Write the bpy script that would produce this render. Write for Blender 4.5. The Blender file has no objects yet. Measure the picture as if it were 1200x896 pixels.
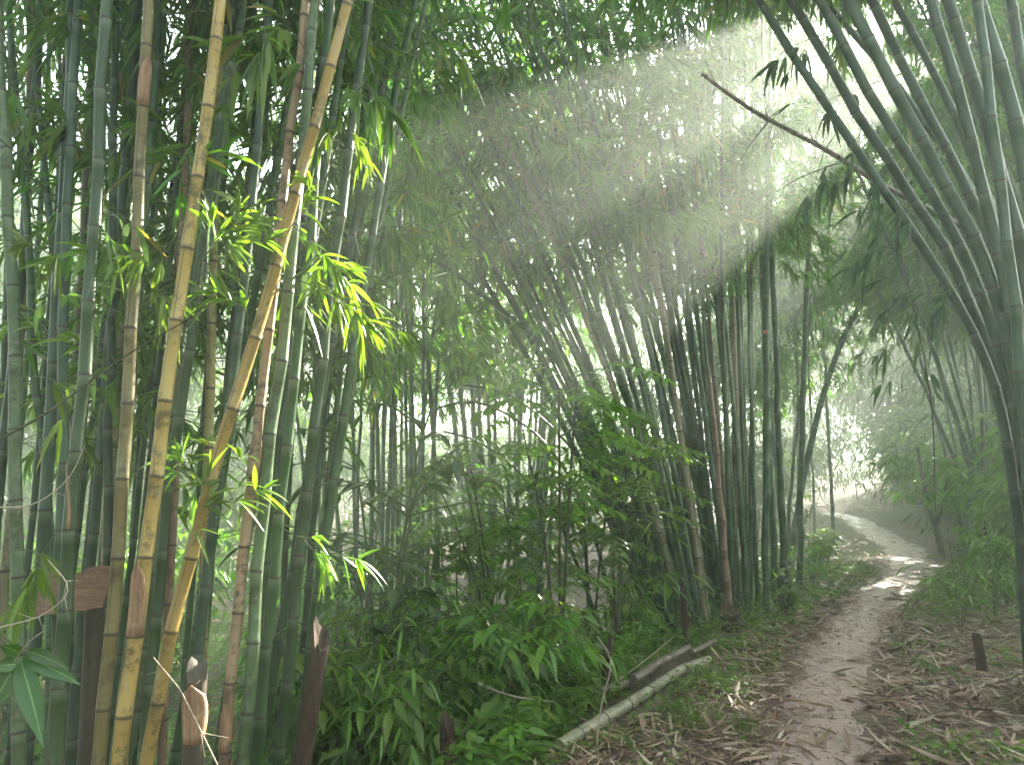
import bpy, math, random
import numpy as np

random.seed(11)
rng = np.random.default_rng(11)
sc = bpy.context.scene
COL = sc.collection
R = math.radians

# ------------------------------------------------------------------ camera model
FPX, CX, CY, CAMZ, PITCH = 873.0, 600.0, 448.0, 1.6, R(7.3)
SUN_AZ, SUN_EL = 40.0, 31.6          # degrees right of straight ahead, above the horizon


def ray(px, py):
    x, z = (px - CX) / FPX, (CY - py) / FPX
    return np.array([x, math.cos(PITCH) - z * math.sin(PITCH), math.sin(PITCH) + z * math.cos(PITCH)])


def P(px, py, d):
    r = ray(px, py)
    return np.array([0, 0, CAMZ]) + r * (d / r[1])


def flat_hit(px, py):
    r = ray(px, py)
    return np.array([0, 0, CAMZ]) + r * (-CAMZ / r[2])


# ------------------------------------------------------------------ terrain
_pp = [flat_hit(*q) for q in ((960, 896), (968, 800), (985, 760), (1030, 700), (1072, 662), (1058, 640), (1020, 620), (1003, 607))]
PY = np.array([-12, 0.0] + [p[1] for p in _pp] + [60.0])
PX = np.array([-1.2, 0.55] + [p[0] for p in _pp] + [20.0])


def xc(y):
    return np.interp(y, PY, PX)


def sstep(t):
    t = np.clip(t, 0, 1)
    return t * t * (3 - 2 * t)


def noise(x, y, s=1.0):
    return (np.sin(x * 1.7 * s + 1.3 * np.sin(y * 1.1 * s)) + np.sin(y * 2.3 * s + 1.7 * np.sin(x * 0.9 * s + 2))
            + 0.6 * np.sin((x + y) * 3.9 * s + 1) + 0.5 * np.sin((x - 1.4 * y) * 5.3 * s)) / 3.1


def height(x, y):
    x = np.asarray(x, float)
    y = np.asarray(y, float)
    d = x - xc(y)
    r = d - 0.6
    up = 0.14 * np.maximum(r, 0) + 0.25 * np.maximum(d - 1.7, 0) + 0.15 * np.maximum(d - 5, 0)
    up = 4.5 * (1 - np.exp(-up / 4.5))
    l = -d
    dn = -1.25 * sstep((l - 1.25) / 3.6) * sstep((y - 1.0) / 2.0 + 0.4) * (1 - 0.45 * sstep((y - 13) / 14))
    far = 2.0 * sstep((l - 16) / 16)
    off = sstep((np.abs(d) - 0.45) / 0.7)
    bump = noise(x, y, 0.8) * 0.05 * off + noise(x, y, 3.1) * 0.018 * (0.35 + off)
    return up + dn + far + bump - 0.03 * (1 - off)


def hz(x, y):
    return float(height(x, y))


def ground_hit(px, py):
    r = ray(px, py)
    o = np.array([0, 0, CAMZ])
    t = 1.0
    while t < 70:
        p = o + r * t
        if p[2] < hz(p[0], p[1]):
            return p
        t += 0.02
    return o + r * 60


# ------------------------------------------------------------------ mesh collecting
class MB:
    def __init__(self):
        self.v, self.uv, self.q, self.t, self.qm, self.tm, self.n = [], [], [], [], [], [], 0

    def add(self, v, quads=None, tris=None, mat=0, uv=None):
        v = np.asarray(v, np.float32).reshape(-1, 3)
        self.v.append(v)
        self.uv.append(np.zeros((len(v), 2), np.float32) if uv is None else np.asarray(uv, np.float32))
        if quads is not None and len(quads):
            q = np.asarray(quads, np.int32).reshape(-1, 4) + self.n
            self.q.append(q)
            self.qm.append(np.full(len(q), mat, np.int32))
        if tris is not None and len(tris):
            t = np.asarray(tris, np.int32).reshape(-1, 3) + self.n
            self.t.append(t)
            self.tm.append(np.full(len(t), mat, np.int32))
        self.n += len(v)

    def mesh(self, name, mats, smooth=True):
        v = np.concatenate(self.v)
        uv = np.concatenate(self.uv)
        q = np.concatenate(self.q) if self.q else np.zeros((0, 4), np.int32)
        t = np.concatenate(self.t) if self.t else np.zeros((0, 3), np.int32)
        m = np.concatenate([np.concatenate(self.qm) if self.qm else np.zeros(0, np.int32), np.concatenate(self.tm) if self.tm else np.zeros(0, np.int32)])
        me = bpy.data.meshes.new(name)
        me.vertices.add(len(v))
        me.vertices.foreach_set('co', v.ravel())
        loops = np.concatenate([q.ravel(), t.ravel()]).astype(np.int32)
        me.loops.add(len(loops))
        me.loops.foreach_set('vertex_index', loops)
        me.polygons.add(len(q) + len(t))
        starts = np.concatenate([np.arange(len(q)) * 4, len(q) * 4 + np.arange(len(t)) * 3]).astype(np.int32)
        me.polygons.foreach_set('loop_start', starts)
        me.polygons.foreach_set('material_index', m)
        me.polygons.foreach_set('use_smooth', np.full(len(m), smooth))
        ul = me.uv_layers.new(name='UVMap')
        ul.data.foreach_set('uv', uv[loops].ravel())
        for mm in (mats if isinstance(mats, (list, tuple)) else [mats]):
            me.materials.append(mm)
        me.update(calc_edges=True)
        me.validate()
        return me

    def build(self, name, mats, parent=None, smooth=True, shift=None):
        if shift is not None:
            s = np.asarray(shift, np.float32)
            self.v = [x - s for x in self.v]
        o = bpy.data.objects.new(name, self.mesh(name, mats, smooth))
        COL.objects.link(o)
        if parent is not None:
            o.parent = parent
        return o


def norm(a):
    return a / np.maximum(np.linalg.norm(a, axis=-1, keepdims=True), 1e-9)


def tag(o, label, cat, group=None, kind=None):
    if kind:
        o['kind'] = kind
        return o
    o['label'] = label
    o['category'] = cat
    if group:
        o['group'] = group
    return o


def empty(name, loc=(0, 0, 0), rz=0.0):
    o = bpy.data.objects.new(name, None)
    o.empty_display_size = 0.1
    o.location = [float(c) for c in loc]
    o.rotation_euler = (0, 0, rz)
    COL.objects.link(o)
    return o


def copy_tree(o, loc, rz, scale, label=None, group=None, tilt=(0, 0)):
    c = o.copy()
    COL.objects.link(c)
    c.location = [float(v) for v in loc]
    c.rotation_euler = (tilt[0], tilt[1], rz)
    c.scale = (scale,) * 3
    if label:
        c['label'] = label
    if group:
        c['group'] = group
    for ch in list(KIDS.get(o.name, ())):
        k = ch.copy()
        COL.objects.link(k)
        k.parent = c
    return c


KIDS = {}
CURVES = {}

# ------------------------------------------------------------------ shapes
LT4 = np.array([0.0, 0.33, 0.7, 1.0])


SUN_DIR = np.array([math.sin(R(SUN_AZ)) * math.cos(R(SUN_EL)), math.cos(R(SUN_AZ)) * math.cos(R(SUN_EL)), math.sin(R(SUN_EL))])
# leaf-free tunnels cut toward the sun to make the light shafts: (point, radius)
GAPS = [(P(px, py, d), r) for px, py, d, r in ((835, 116, 5.6, .27), (790, 216, 5.3, .15), (800, 284, 5.4, .37), (250, 420, 3.0, .45), (330, 300, 3.0, .38), (160, 330, 3.0, .3), (640, 690, 6.2, .35), (880, 760, 6.0, .2))]
GAP_ON = [False]
POLE_ON = [None]


def leaves(mb, p, d, n, L, W, droop=0.25, fold=0.25, mat=0, hi=False, ovate=False):
    """lanceolate blades: p base, d direction, n face normal (arrays)"""
    p, d, n = [np.asarray(a, float).reshape(-1, 3) for a in (p, d, n)]
    k = len(p)
    if POLE_ON[0] is not None and k:          # low leaves do not grow through the fallen culms
        keep = np.min(np.linalg.norm(p[:, None, :2] - POLE_ON[0][None], axis=2), axis=1) > .12
        L, W, droop = [np.broadcast_to(np.asarray(a, float), (k,))[keep] for a in (L, W, droop)]
        p, d, n = p[keep], d[keep], n[keep]
        k = len(p)
    if GAP_ON[0] and k:
        mid = p + norm(d) * np.broadcast_to(np.asarray(L, float), (k,))[:, None] * .5
        keep = np.ones(k, bool)
        for g, r in GAPS:
            t = (mid - g) @ SUN_DIR
            keep &= ~((t > .8) & (np.linalg.norm(mid - g - t[:, None] * SUN_DIR, axis=1) < r + .1))
        if not keep.all():
            L, W, droop = [np.broadcast_to(np.asarray(a, float), (k,))[keep] for a in (L, W, droop)]
            p, d, n = p[keep], d[keep], n[keep]
            k = len(p)
    if not k:
        return
    L = np.broadcast_to(np.asarray(L, float), (k,))[:, None]
    W = np.broadcast_to(np.asarray(W, float), (k,))[:, None]
    droop = np.broadcast_to(np.asarray(droop, float), (k,))[:, None]
    d = norm(d)
    s = norm(np.cross(d, n))
    n = norm(np.cross(s, d))
    dn = np.array([0, 0, -1.0])

    def at(t, side, lift=0.0):
        return p + d * L * t + dn * droop * L * t * t + s * W * 0.5 * side + n * W * lift
    if not hi:
        a, b = (0.9, 0.8) if not ovate else (1.0, 0.75)
        t1, t2 = (0.25, 0.65) if not ovate else (0.3, 0.7)
        v = np.stack([at(0, 0), at(t1, -a, fold * .5), at(t1, a, fold * .5), at(t2, -b, fold * .5), at(t2, b, fold * .5), at(1, 0)], 1)
        o = (np.arange(k) * 6)[:, None]
        mb.add(v.reshape(-1, 3), (o + np.array([1, 2, 4, 3])), np.concatenate([o + np.array([0, 2, 1]), o + np.array([3, 4, 5])]), mat)
    else:
        ts = (0.12, 0.3, 0.5, 0.7, 0.87)
        ws = (0.62, 0.97, 1.0, 0.74, 0.4) if not ovate else (0.66, 1.0, 0.98, 0.68, 0.3)
        rows = [at(0, 0)]
        for t, w in zip(ts, ws):
            rows += [at(t, -w, fold * w * .6), at(t, 0), at(t, w, fold * w * .6)]
        rows.append(at(1, 0))
        v = np.stack(rows, 1)
        m = v.shape[1]
        o = (np.arange(k) * m)[:, None]
        quads, tris = [], [[0, 2, 1], [0, 3, 2]]
        for i in range(len(ts) - 1):
            b = 1 + 3 * i
            quads += [[b, b + 1, b + 4, b + 3], [b + 1, b + 2, b + 5, b + 4]]
        b = 1 + 3 * (len(ts) - 1)
        tris += [[b, b + 1, m - 1], [b + 1, b + 2, m - 1]]
        uvu = np.array([0.5] + [0, .5, 1.0] * len(ts) + [0.5])
        uvv = np.array([0] + [t for t in ts for _ in range(3)] + [1.0])
        uv = np.tile(np.stack([uvu, uvv], 1), (k, 1))
        mb.add(v.reshape(-1, 3), np.concatenate([o + np.array(q) for q in quads]), np.concatenate([o + np.array(t) for t in tris]), mat, uv)


def sticks(mb, a, b, r0, r1, mat=0):
    a, b = np.asarray(a, float).reshape(-1, 3), np.asarray(b, float).reshape(-1, 3)
    k = len(a)
    if not k:
        return
    t = norm(b - a)
    ref = np.where(np.abs(t[:, 2:3]) > 0.9, np.array([[1.0, 0, 0]]), np.array([[0, 0, 1.0]]))
    s = norm(np.cross(t, ref))
    u = np.cross(t, s)
    r0 = np.broadcast_to(np.asarray(r0, float), (k,))[:, None]
    r1 = np.broadcast_to(np.asarray(r1, float), (k,))[:, None]
    v = []
    for base, r in ((a, r0), (b, r1)):
        for j in range(3):
            an = j * 2.0944
            v.append(base + (s * math.cos(an) + u * math.sin(an)) * r)
    v = np.stack(v, 1)
    o = (np.arange(k) * 6)[:, None]
    mb.add(v.reshape(-1, 3), np.concatenate([o + np.array([j, (j + 1) % 3, 3 + (j + 1) % 3, 3 + j]) for j in range(3)]), None, mat)


def spline(pts, m=60):
    pts = np.asarray(pts, float)
    if len(pts) == 2:
        return pts[0] + (pts[1] - pts[0]) * np.linspace(0, 1, m)[:, None]
    ext = np.vstack([2 * pts[0] - pts[1], pts, 2 * pts[-1] - pts[-2]])
    out = []
    per = max(4, m // (len(pts) - 1))
    for i in range(1, len(ext) - 2):
        p0, p1, p2, p3 = ext[i - 1:i + 3]
        t = np.linspace(0, 1, per, endpoint=(i == len(ext) - 3))[:, None]
        out.append(0.5 * (2 * p1 + (p2 - p0) * t + (2 * p0 - 5 * p1 + 4 * p2 - p3) * t * t + (3 * p1 - p0 - 3 * p2 + p3) * t ** 3))
    return np.concatenate(out)


class Curve:
    def __init__(self, pts):
        self.p = np.asarray(pts, float)
        self.s = np.concatenate([[0], np.cumsum(np.linalg.norm(np.diff(self.p, axis=0), axis=1))])
        self.len = self.s[-1]

    def at(self, s):
        return np.stack([np.interp(s, self.s, self.p[:, i]) for i in range(3)], -1)

    def tan(self, s):
        e = 0.05
        return norm(self.at(np.clip(np.asarray(s) + e, 0, self.len)) - self.at(np.clip(np.asarray(s) - e, 0, self.len)))


def tube(mb, c, ss, rr, sides, vv=None, mat=0, wob=None, cap=True, ref=(0, 1, 0)):
    ss = np.asarray(ss, float)
    p, t = c.at(ss), c.tan(ss)
    s = norm(np.cross(t, np.array(ref, float)))
    b = np.cross(t, s)
    if wob is not None:
        p = p + s * wob[:, :1] + b * wob[:, 1:]
    an = np.linspace(0, 2 * math.pi, sides + 1)
    rr = np.asarray(rr, float)
    v = p[:, None, :] + (s[:, None, :] * np.cos(an)[None, :, None] + b[:, None, :] * np.sin(an)[None, :, None]) * rr[:, None, None]
    m = len(ss)
    if vv is None:
        vv = ss / 0.3
    uv = np.stack(np.broadcast_arrays(np.linspace(0, 1, sides + 1)[None, :], np.asarray(vv)[:, None]), -1)
    i, j = np.meshgrid(np.arange(m - 1), np.arange(sides), indexing='ij')
    w = sides + 1
    a = (i * w + j).ravel()
    quads = np.stack([a, a + 1, a + w + 1, a + w], 1)
    mb.add(v.reshape(-1, 3), quads, None, mat, uv.reshape(-1, 2))
    if cap:
        for row, ci in ((0, p[0]), (m - 1, p[-1])):
            ring = v[row, :-1]
            n = len(ring)
            mb.add(np.vstack([ring, ci]), None, [[k, (k + 1) % n, n] for k in range(n)], mat, np.tile([[0.5, float(vv[row]) + .5]], (n + 1, 1)))


def culm_stem(mb, c, r0, r1, inter=0.33, sides=10, mat=0, start=0.0, swell=1.1):
    """tapered hollow-grass stem: swollen node rings, small kinks at the nodes; returns the node positions"""
    nodes = [start + rng.uniform(0.02, inter * .8)]
    k = 0
    while nodes[-1] < c.len - 0.05:
        nodes.append(nodes[-1] + inter * (1 + rng.uniform(-.08, .08)) * (0.8 + 0.35 * min(1, nodes[-1] / 2.5)))
    ss, rf, vv, nd = [0.0], [1.0], [0.3], []
    prev = None
    for k, s in enumerate(nodes):
        if s > c.len - 0.02:
            break
        r = r0 + (r1 - r0) * s / c.len
        e = max(0.007, r * 0.22)
        if prev is not None:
            ss.append((prev + s) / 2)
            rf.append(0.97)
            vv.append(k + 0.5)
        for ds, f in ((-e, 0.985), (-e * .25, swell), (e * .35, swell * .985), (e * 1.3, 1.0)):
            ss.append(s + ds)
            rf.append(f)
            vv.append(k + 1 + ds / inter)
        nd.append(s)
        prev = s
    ss.append(c.len)
    rf.append(0.95)
    vv.append(vv[-1] + 0.6)
    ss, o = np.unique(np.clip(np.array(ss), 0, c.len), return_index=True)
    rf, vv = np.array(rf)[o], np.array(vv)[o]
    rr = (r0 + (r1 - r0) * ss / c.len) * rf
    kink = np.zeros((len(ss), 2))
    nx = rng.normal(0, 1, (len(nodes) + 4, 2)) * r0 * 0.16
    for q in range(2):
        kink[:, q] = np.interp(vv, np.arange(len(nx)), nx[:, q])
    tube(mb, c, ss, rr, sides, vv, mat, kink)
    return np.array(nd)


def sprays(mb, a, d, blen, nfan, nleaf, L, W, sag=0.35, leaf_mat=0, twig_mat=1, hi=False, droop=0.3, down=0.35, twig_r=0.0035, spread=0.5):
    """branches from anchors a along d, each with leaf fans on twiglets: the bamboo habit"""
    a, d = np.asarray(a, float).reshape(-1, 3), norm(np.asarray(d, float).reshape(-1, 3))
    k = len(a)
    if not k:
        return
    bl = np.broadcast_to(np.asarray(blen, float), (k,))[:, None] * rng.uniform(.7, 1.25, (k, 1))
    dn = np.array([0, 0, -1.0])

    def bp(t):
        return a + d * bl * t + dn * bl * sag * t * t
    q = [bp(t) for t in (0, .35, .7, 1.0)]
    for i in range(3):
        sticks(mb, q[i], q[i + 1], twig_r * (1.25 - .35 * i), twig_r * (0.9 - .28 * i), twig_mat)
    for f in range(nfan):
        t = (0.25 + 0.75 * (f + 1) / nfan) * rng.uniform(.9, 1.0, (k, 1)) if nfan > 1 else np.ones((k, 1))
        base = bp(t)
        tang = norm(d + dn * 2 * sag * t)
        fd = norm(tang * .7 + rng.normal(0, .55, (k, 3)) + dn * down)
        tip = base + fd * bl * rng.uniform(.1, .26, (k, 1))
        sticks(mb, base, tip, twig_r * .55, twig_r * .35, twig_mat)
        side = norm(np.cross(fd, rng.normal(0, 1, (k, 3))))
        for l in range(nleaf):
            u = (l / max(1, nleaf - 1) - .5) * 2
            ld = norm(fd + side * u * spread * 1.5 + rng.normal(0, .22, (k, 3)) + dn * down * .5)
            nn = norm(np.array([0, 0, 1.0]) + rng.normal(0, .55, (k, 3)))
            pp = tip - fd * bl * .12 * rng.uniform(0, 1, (k, 1))
            leaves(mb, pp, ld, nn, L * rng.uniform(.6, 1.2, k), W * rng.uniform(.75, 1.2, k), droop * rng.uniform(.4, 1.6, k), .25, leaf_mat, hi)


# ------------------------------------------------------------------ materials
def new_mat(name):
    m = bpy.data.materials.new(name)
    m.use_nodes = True
    nt = m.node_tree
    nt.nodes.clear()
    out = nt.nodes.new('ShaderNodeOutputMaterial')
    return m, nt, out


def N(nt, t, **kw):
    n = nt.nodes.new(t)
    for k, v in kw.items():
        setattr(n, k, v)
    return n


def ramp(nt, fac, stops, interp='LINEAR'):
    r = N(nt, 'ShaderNodeValToRGB')
    r.color_ramp.interpolation = interp
    e = r.color_ramp.elements
    while len(e) < len(stops):
        e.new(0.5)
    for el, (p, c) in zip(e, stops):
        el.position = p
        el.color = (*c, 1) if len(c) == 3 else c
    nt.links.new(fac, r.inputs[0])
    return r.outputs[0]


def mixc(nt, fac, a, b, mode='MIX'):
    m = N(nt, 'ShaderNodeMix', data_type='RGBA', blend_type=mode)
    for sock, v in ((m.inputs[0], fac), (m.inputs[6], a), (m.inputs[7], b)):
        if isinstance(v, bpy.types.NodeSocket):
            nt.links.new(v, sock)
        elif isinstance(v, (int, float)):
            sock.default_value = v
        else:
            sock.default_value = (*v, 1)
    return m.outputs[2]


def math_(nt, op, a, b=None, c=None, clamp=False):
    m = N(nt, 'ShaderNodeMath', operation=op, use_clamp=clamp)
    for i, v in enumerate((a, b, c)):
        if v is None:
            continue
        if isinstance(v, bpy.types.NodeSocket):
            nt.links.new(v, m.inputs[i])
        else:
            m.inputs[i].default_value = v
    return m.outputs[0]


def noise_tex(nt, scale, detail=4, rough=.6, vec=None):
    n = N(nt, 'ShaderNodeTexNoise')
    n.inputs['Scale'].default_value = scale
    n.inputs['Detail'].default_value = detail
    n.inputs['Roughness'].default_value = rough
    if vec is not None:
        nt.links.new(vec, n.inputs['Vector'])
    return n.outputs['Fac']


def leaf_mat(name, stops, trans=0.45, tcol=(1.5, 1.75, 0.55), rough=.42, vein=False):
    m, nt, out = new_mat(name)
    g = N(nt, 'ShaderNodeNewGeometry')
    oi = N(nt, 'ShaderNodeObjectInfo')
    col = ramp(nt, g.outputs['Random Per Island'], stops)
    hs = N(nt, 'ShaderNodeHueSaturation')
    nt.links.new(col, hs.inputs['Color'])
    nt.links.new(math_(nt, 'MULTIPLY_ADD', oi.outputs['Random'], 0.03, 0.485), hs.inputs['Hue'])
    nt.links.new(math_(nt, 'MULTIPLY_ADD', oi.outputs['Random'], 0.5, 0.75), hs.inputs['Value'])
    col = hs.outputs[0]
    if vein:
        uv = N(nt, 'ShaderNodeTexCoord')
        sx = N(nt, 'ShaderNodeSeparateXYZ')
        nt.links.new(uv.outputs['UV'], sx.inputs[0])
        w = math_(nt, 'SINE', math_(nt, 'MULTIPLY', sx.outputs[0], 85.0))
        col = mixc(nt, math_(nt, 'MULTIPLY_ADD', w, .09, .1), col, (.16, .26, .05))
        rib = math_(nt, 'LESS_THAN', math_(nt, 'ABSOLUTE', math_(nt, 'SUBTRACT', sx.outputs[0], .5)), .035)
        col = mixc(nt, math_(nt, 'MULTIPLY', rib, .6), col, (.22, .32, .1))
    b = N(nt, 'ShaderNodeBsdfPrincipled')
    nt.links.new(col, b.inputs['Base Color'])
    b.inputs['Roughness'].default_value = rough
    b.inputs['Specular IOR Level'].default_value = 0.45
    t = N(nt, 'ShaderNodeBsdfTranslucent')
    nt.links.new(mixc(nt, 1.0, col, tcol, 'MULTIPLY'), t.inputs['Color'])
    mx = N(nt, 'ShaderNodeMixShader')
    mx.inputs[0].default_value = trans
    nt.links.new(b.outputs[0], mx.inputs[1])
    nt.links.new(t.outputs[0], mx.inputs[2])
    nt.links.new(mx.outputs[0], out.inputs['Surface'])
    return m


def culm_mat(name, c1, c2, spot, spots=0.35, stripe=False, rough=.38, wax=(.30, .36, .27), waxf=.5, node=(.03, .026, .018)):
    m, nt, out = new_mat(name)
    tc = N(nt, 'ShaderNodeTexCoord')
    oi = N(nt, 'ShaderNodeObjectInfo')
    sx = N(nt, 'ShaderNodeSeparateXYZ')
    nt.links.new(tc.outputs['UV'], sx.inputs[0])
    u, v = sx.outputs[0], sx.outputs[1]
    f = math_(nt, 'FRACT', v)
    stretch = N(nt, 'ShaderNodeVectorMath', operation='MULTIPLY')
    nt.links.new(tc.outputs['Object'], stretch.inputs[0])
    stretch.inputs[1].default_value = (60, 60, 1.6)
    streak = noise_tex(nt, 1.0, 3, .6, stretch.outputs[0])
    big = noise_tex(nt, 1.3, 3, .6, tc.outputs['Object'])
    col = mixc(nt, ramp(nt, big, [(.35, (0, 0, 0)), (.68, (1, 1, 1))]), c1, c2)
    col = mixc(nt, math_(nt, 'MULTIPLY', streak, .45), col, tuple(x * .55 for x in c1))
    hs = N(nt, 'ShaderNodeHueSaturation')
    nt.links.new(col, hs.inputs['Color'])
    nt.links.new(math_(nt, 'MULTIPLY_ADD', oi.outputs['Random'], 0.024, 0.49), hs.inputs['Hue'])
    nt.links.new(math_(nt, 'MULTIPLY_ADD', oi.outputs['Random'], 0.5, 0.75), hs.inputs['Value'])
    col = hs.outputs[0]
    sp1 = noise_tex(nt, 9.0, 6, .72, tc.outputs['Object'])
    sp2 = noise_tex(nt, 45.0, 4, .7, tc.outputs['Object'])
    msk = ramp(nt, math_(nt, 'MULTIPLY_ADD', sp2, .35, math_(nt, 'MULTIPLY', sp1, .75)), [(.56, (0, 0, 0)), (.66, (1, 1, 1))])
    col = mixc(nt, math_(nt, 'MULTIPLY', msk, spots), col, spot)
    sp3 = noise_tex(nt, 14.0, 5, .75, stretch.outputs[0] if False else tc.outputs['Object'])
    lich = ramp(nt, math_(nt, 'MULTIPLY_ADD', sp2, -.3, sp3), [(.40, (0, 0, 0)), (.5, (1, 1, 1))])
    col = mixc(nt, math_(nt, 'MULTIPLY', lich, max(0.0, spots - .2) * .5), col, (.26, .27, .2))
    if stripe:
        du = math_(nt, 'ABSOLUTE', math_(nt, 'SUBTRACT', u, math_(nt, 'MULTIPLY_ADD', math_(nt, 'MODULO', math_(nt, 'FLOOR', v), 2.0), .07, .17)))
        st = math_(nt, 'LESS_THAN', math_(nt, 'MULTIPLY_ADD', streak, .012, du), .016)
        st = math_(nt, 'MULTIPLY', st, ramp(nt, noise_tex(nt, 1.1, 2, .5, tc.outputs['Object']), [(.42, (0, 0, 0)), (.5, (1, 1, 1))]))
        col = mixc(nt, math_(nt, 'MULTIPLY', st, .9), col, (.022, .02, .012))
    # waxy bloom just below a node, dark scar at it
    wx = ramp(nt, f, [(.80, (0, 0, 0)), (.97, (1, 1, 1))])
    col = mixc(nt, math_(nt, 'MULTIPLY', wx, waxf * .55), col, wax)
    dk = ramp(nt, f, [(.0, (1, 1, 1)), (.012, (1, 1, 1)), (.035, (0, 0, 0)), (.965, (0, 0, 0)), (.99, (1, 1, 1))])
    col = mixc(nt, math_(nt, 'MULTIPLY', dk, .88), col, node)
    b = N(nt, 'ShaderNodeBsdfPrincipled')
    nt.links.new(col, b.inputs['Base Color'])
    nt.links.new(math_(nt, 'MULTIPLY_ADD', sp2, .3, rough - .12), b.inputs['Roughness'])
    b.inputs['Specular IOR Level'].default_value = .35
    bump = N(nt, 'ShaderNodeBump')
    bump.inputs['Strength'].default_value = .25
    bump.inputs['Distance'].default_value = .004
    nt.links.new(math_(nt, 'MULTIPLY_ADD', sp2, .5, streak), bump.inputs['Height'])
    nt.links.new(bump.outputs[0], b.inputs['Normal'])
    nt.links.new(b.outputs[0], out.inputs['Surface'])
    return m


def simple_mat(name, c1, c2, scale=8, rough=.7, bump=.3, spec=.3, stretch=None, bdist=.01):
    m, nt, out = new_mat(name)
    tc = N(nt, 'ShaderNodeTexCoord')
    vec = tc.outputs['Object']
    if stretch:
        s = N(nt, 'ShaderNodeVectorMath', operation='MULTIPLY')
        nt.links.new(vec, s.inputs[0])
        s.inputs[1].default_value = stretch
        vec = s.outputs[0]
    n1 = noise_tex(nt, scale, 6, .65, vec)
    n2 = noise_tex(nt, scale * 6, 3, .65, vec)
    f = math_(nt, 'MULTIPLY_ADD', n2, .4, math_(nt, 'MULTIPLY', n1, .7))
    col = ramp(nt, f, [(.36, c1), (.7, c2)])
    b = N(nt, 'ShaderNodeBsdfPrincipled')
    nt.links.new(col, b.inputs['Base Color'])
    b.inputs['Roughness'].default_value = rough
    b.inputs['Specular IOR Level'].default_value = spec
    bp = N(nt, 'ShaderNodeBump')
    bp.inputs['Strength'].default_value = bump
    bp.inputs['Distance'].default_value = bdist
    nt.links.new(f, bp.inputs['Height'])
    nt.links.new(bp.outputs[0], b.inputs['Normal'])
    nt.links.new(b.outputs[0], out.inputs['Surface'])
    return m


M = {}
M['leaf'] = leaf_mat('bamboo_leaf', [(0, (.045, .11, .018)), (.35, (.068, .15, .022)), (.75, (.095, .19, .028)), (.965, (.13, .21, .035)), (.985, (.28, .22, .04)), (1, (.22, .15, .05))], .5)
M['leaf_dark'] = leaf_mat('shaded_bamboo_leaf', [(0, (.022, .06, .024)), (.5, (.035, .085, .028)), (1, (.055, .115, .032))], .42)  # darker copy of the bamboo leaf, shade put into its colour
M['leaf_near'] = leaf_mat('near_bamboo_leaf', [(0, (.075, .15, .018)), (.5, (.105, .19, .02)), (1, (.15, .23, .035))], .5, (1.5, 1.6, .45), .35, True)  # lighter green: sunlight on the near sprays put into the colour
M['leaf_shrub'] = leaf_mat('shrub_leaf', [(0, (.055, .13, .015)), (.5, (.092, .19, .022)), (.93, (.125, .23, .028)), (1, (.18, .24, .04))], .5, (1.4, 1.7, .5), .36)
M['leaf_deep'] = leaf_mat('deep_green_leaf', [(0, (.026, .065, .016)), (.6, (.045, .1, .022)), (1, (.07, .13, .028))], .35, rough=.5)
M['leaf_far'] = leaf_mat('far_leaf', [(0, (.03, .07, .025)), (.6, (.05, .10, .03)), (1, (.07, .13, .035))], .5)
M['litter'] = leaf_mat('dry_leaf', [(0, (.07, .042, .028)), (.25, (.16, .10, .062)), (.5, (.28, .19, .125)), (.72, (.4, .32, .235)), (.84, (.16, .065, .035)), (.92, (.22, .2, .09)), (1, (.48, .41, .33))], .12, (1.2, 1, .7), .5)
M['cover'] = leaf_mat('ground_cover_leaf', [(0, (.055, .12, .016)), (.5, (.095, .185, .024)), (1, (.15, .22, .035))], .45, (1.4, 1.6, .5), .5)  # brightened colour stands for sun on the verge
M['twig'] = simple_mat('twig_bark', (.03, .035, .02), (.09, .085, .05), 20)
M['twig_green'] = simple_mat('green_twig', (.04, .075, .025), (.09, .12, .045), 15)
M['twig_pale'] = simple_mat('pale_dry_twig', (.2, .16, .11), (.42, .37, .29), 15)
M['green'] = culm_mat('green_culm', (.020, .058, .016), (.038, .086, .023), (.045, .05, .03), .3)
M['blue_green'] = culm_mat('blue_green_culm', (.020, .052, .025), (.036, .075, .036), (.05, .055, .04), .3, waxf=.5)
M['mottled'] = culm_mat('mottled_green_culm', (.055, .105, .04), (.11, .15, .07), (.035, .04, .022), .75)
M['dark_green'] = culm_mat('dark_green_culm', (.016, .046, .021), (.028, .066, .03), (.04, .045, .03), .35, waxf=.35)
M['yellow'] = culm_mat('yellow_culm', (.32, .22, .055), (.36, .285, .09), (.07, .06, .025), .85, True, .34, (.5, .4, .16), .3)
M['ochre'] = culm_mat('ochre_culm', (.17, .15, .05), (.24, .21, .08), (.06, .05, .025), .8, True, .4, (.4, .35, .2), .3)
M['tan'] = culm_mat('tan_culm', (.17, .155, .09), (.25, .225, .135), (.07, .055, .035), .75, False, .5, (.4, .34, .24), .4)
M['brown'] = culm_mat('dead_brown_culm', (.19, .125, .075), (.32, .225, .145), (.05, .035, .025), .8, False, .6, (.3, .22, .15), .3)
M['sheath'] = simple_mat('dry_sheath', (.10, .05, .026), (.34, .22, .13), 4, .6, .5, stretch=(14, 14, 1.5))
M['rot'] = simple_mat('rotten_wood', (.016, .012, .009), (.085, .055, .036), 5, .8, .9, stretch=(12, 12, 2), bdist=.02)
M['log'] = culm_mat('grey_green_fallen_culm', (.24, .235, .15), (.38, .35, .25), (.07, .06, .04), .7, False, .33, (.35, .32, .24), .3)
M['log_dark'] = culm_mat('grey_fallen_culm', (.12, .10, .075), (.24, .2, .15), (.05, .04, .03), .8, False, .4, (.3, .26, .2), .3)
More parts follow.
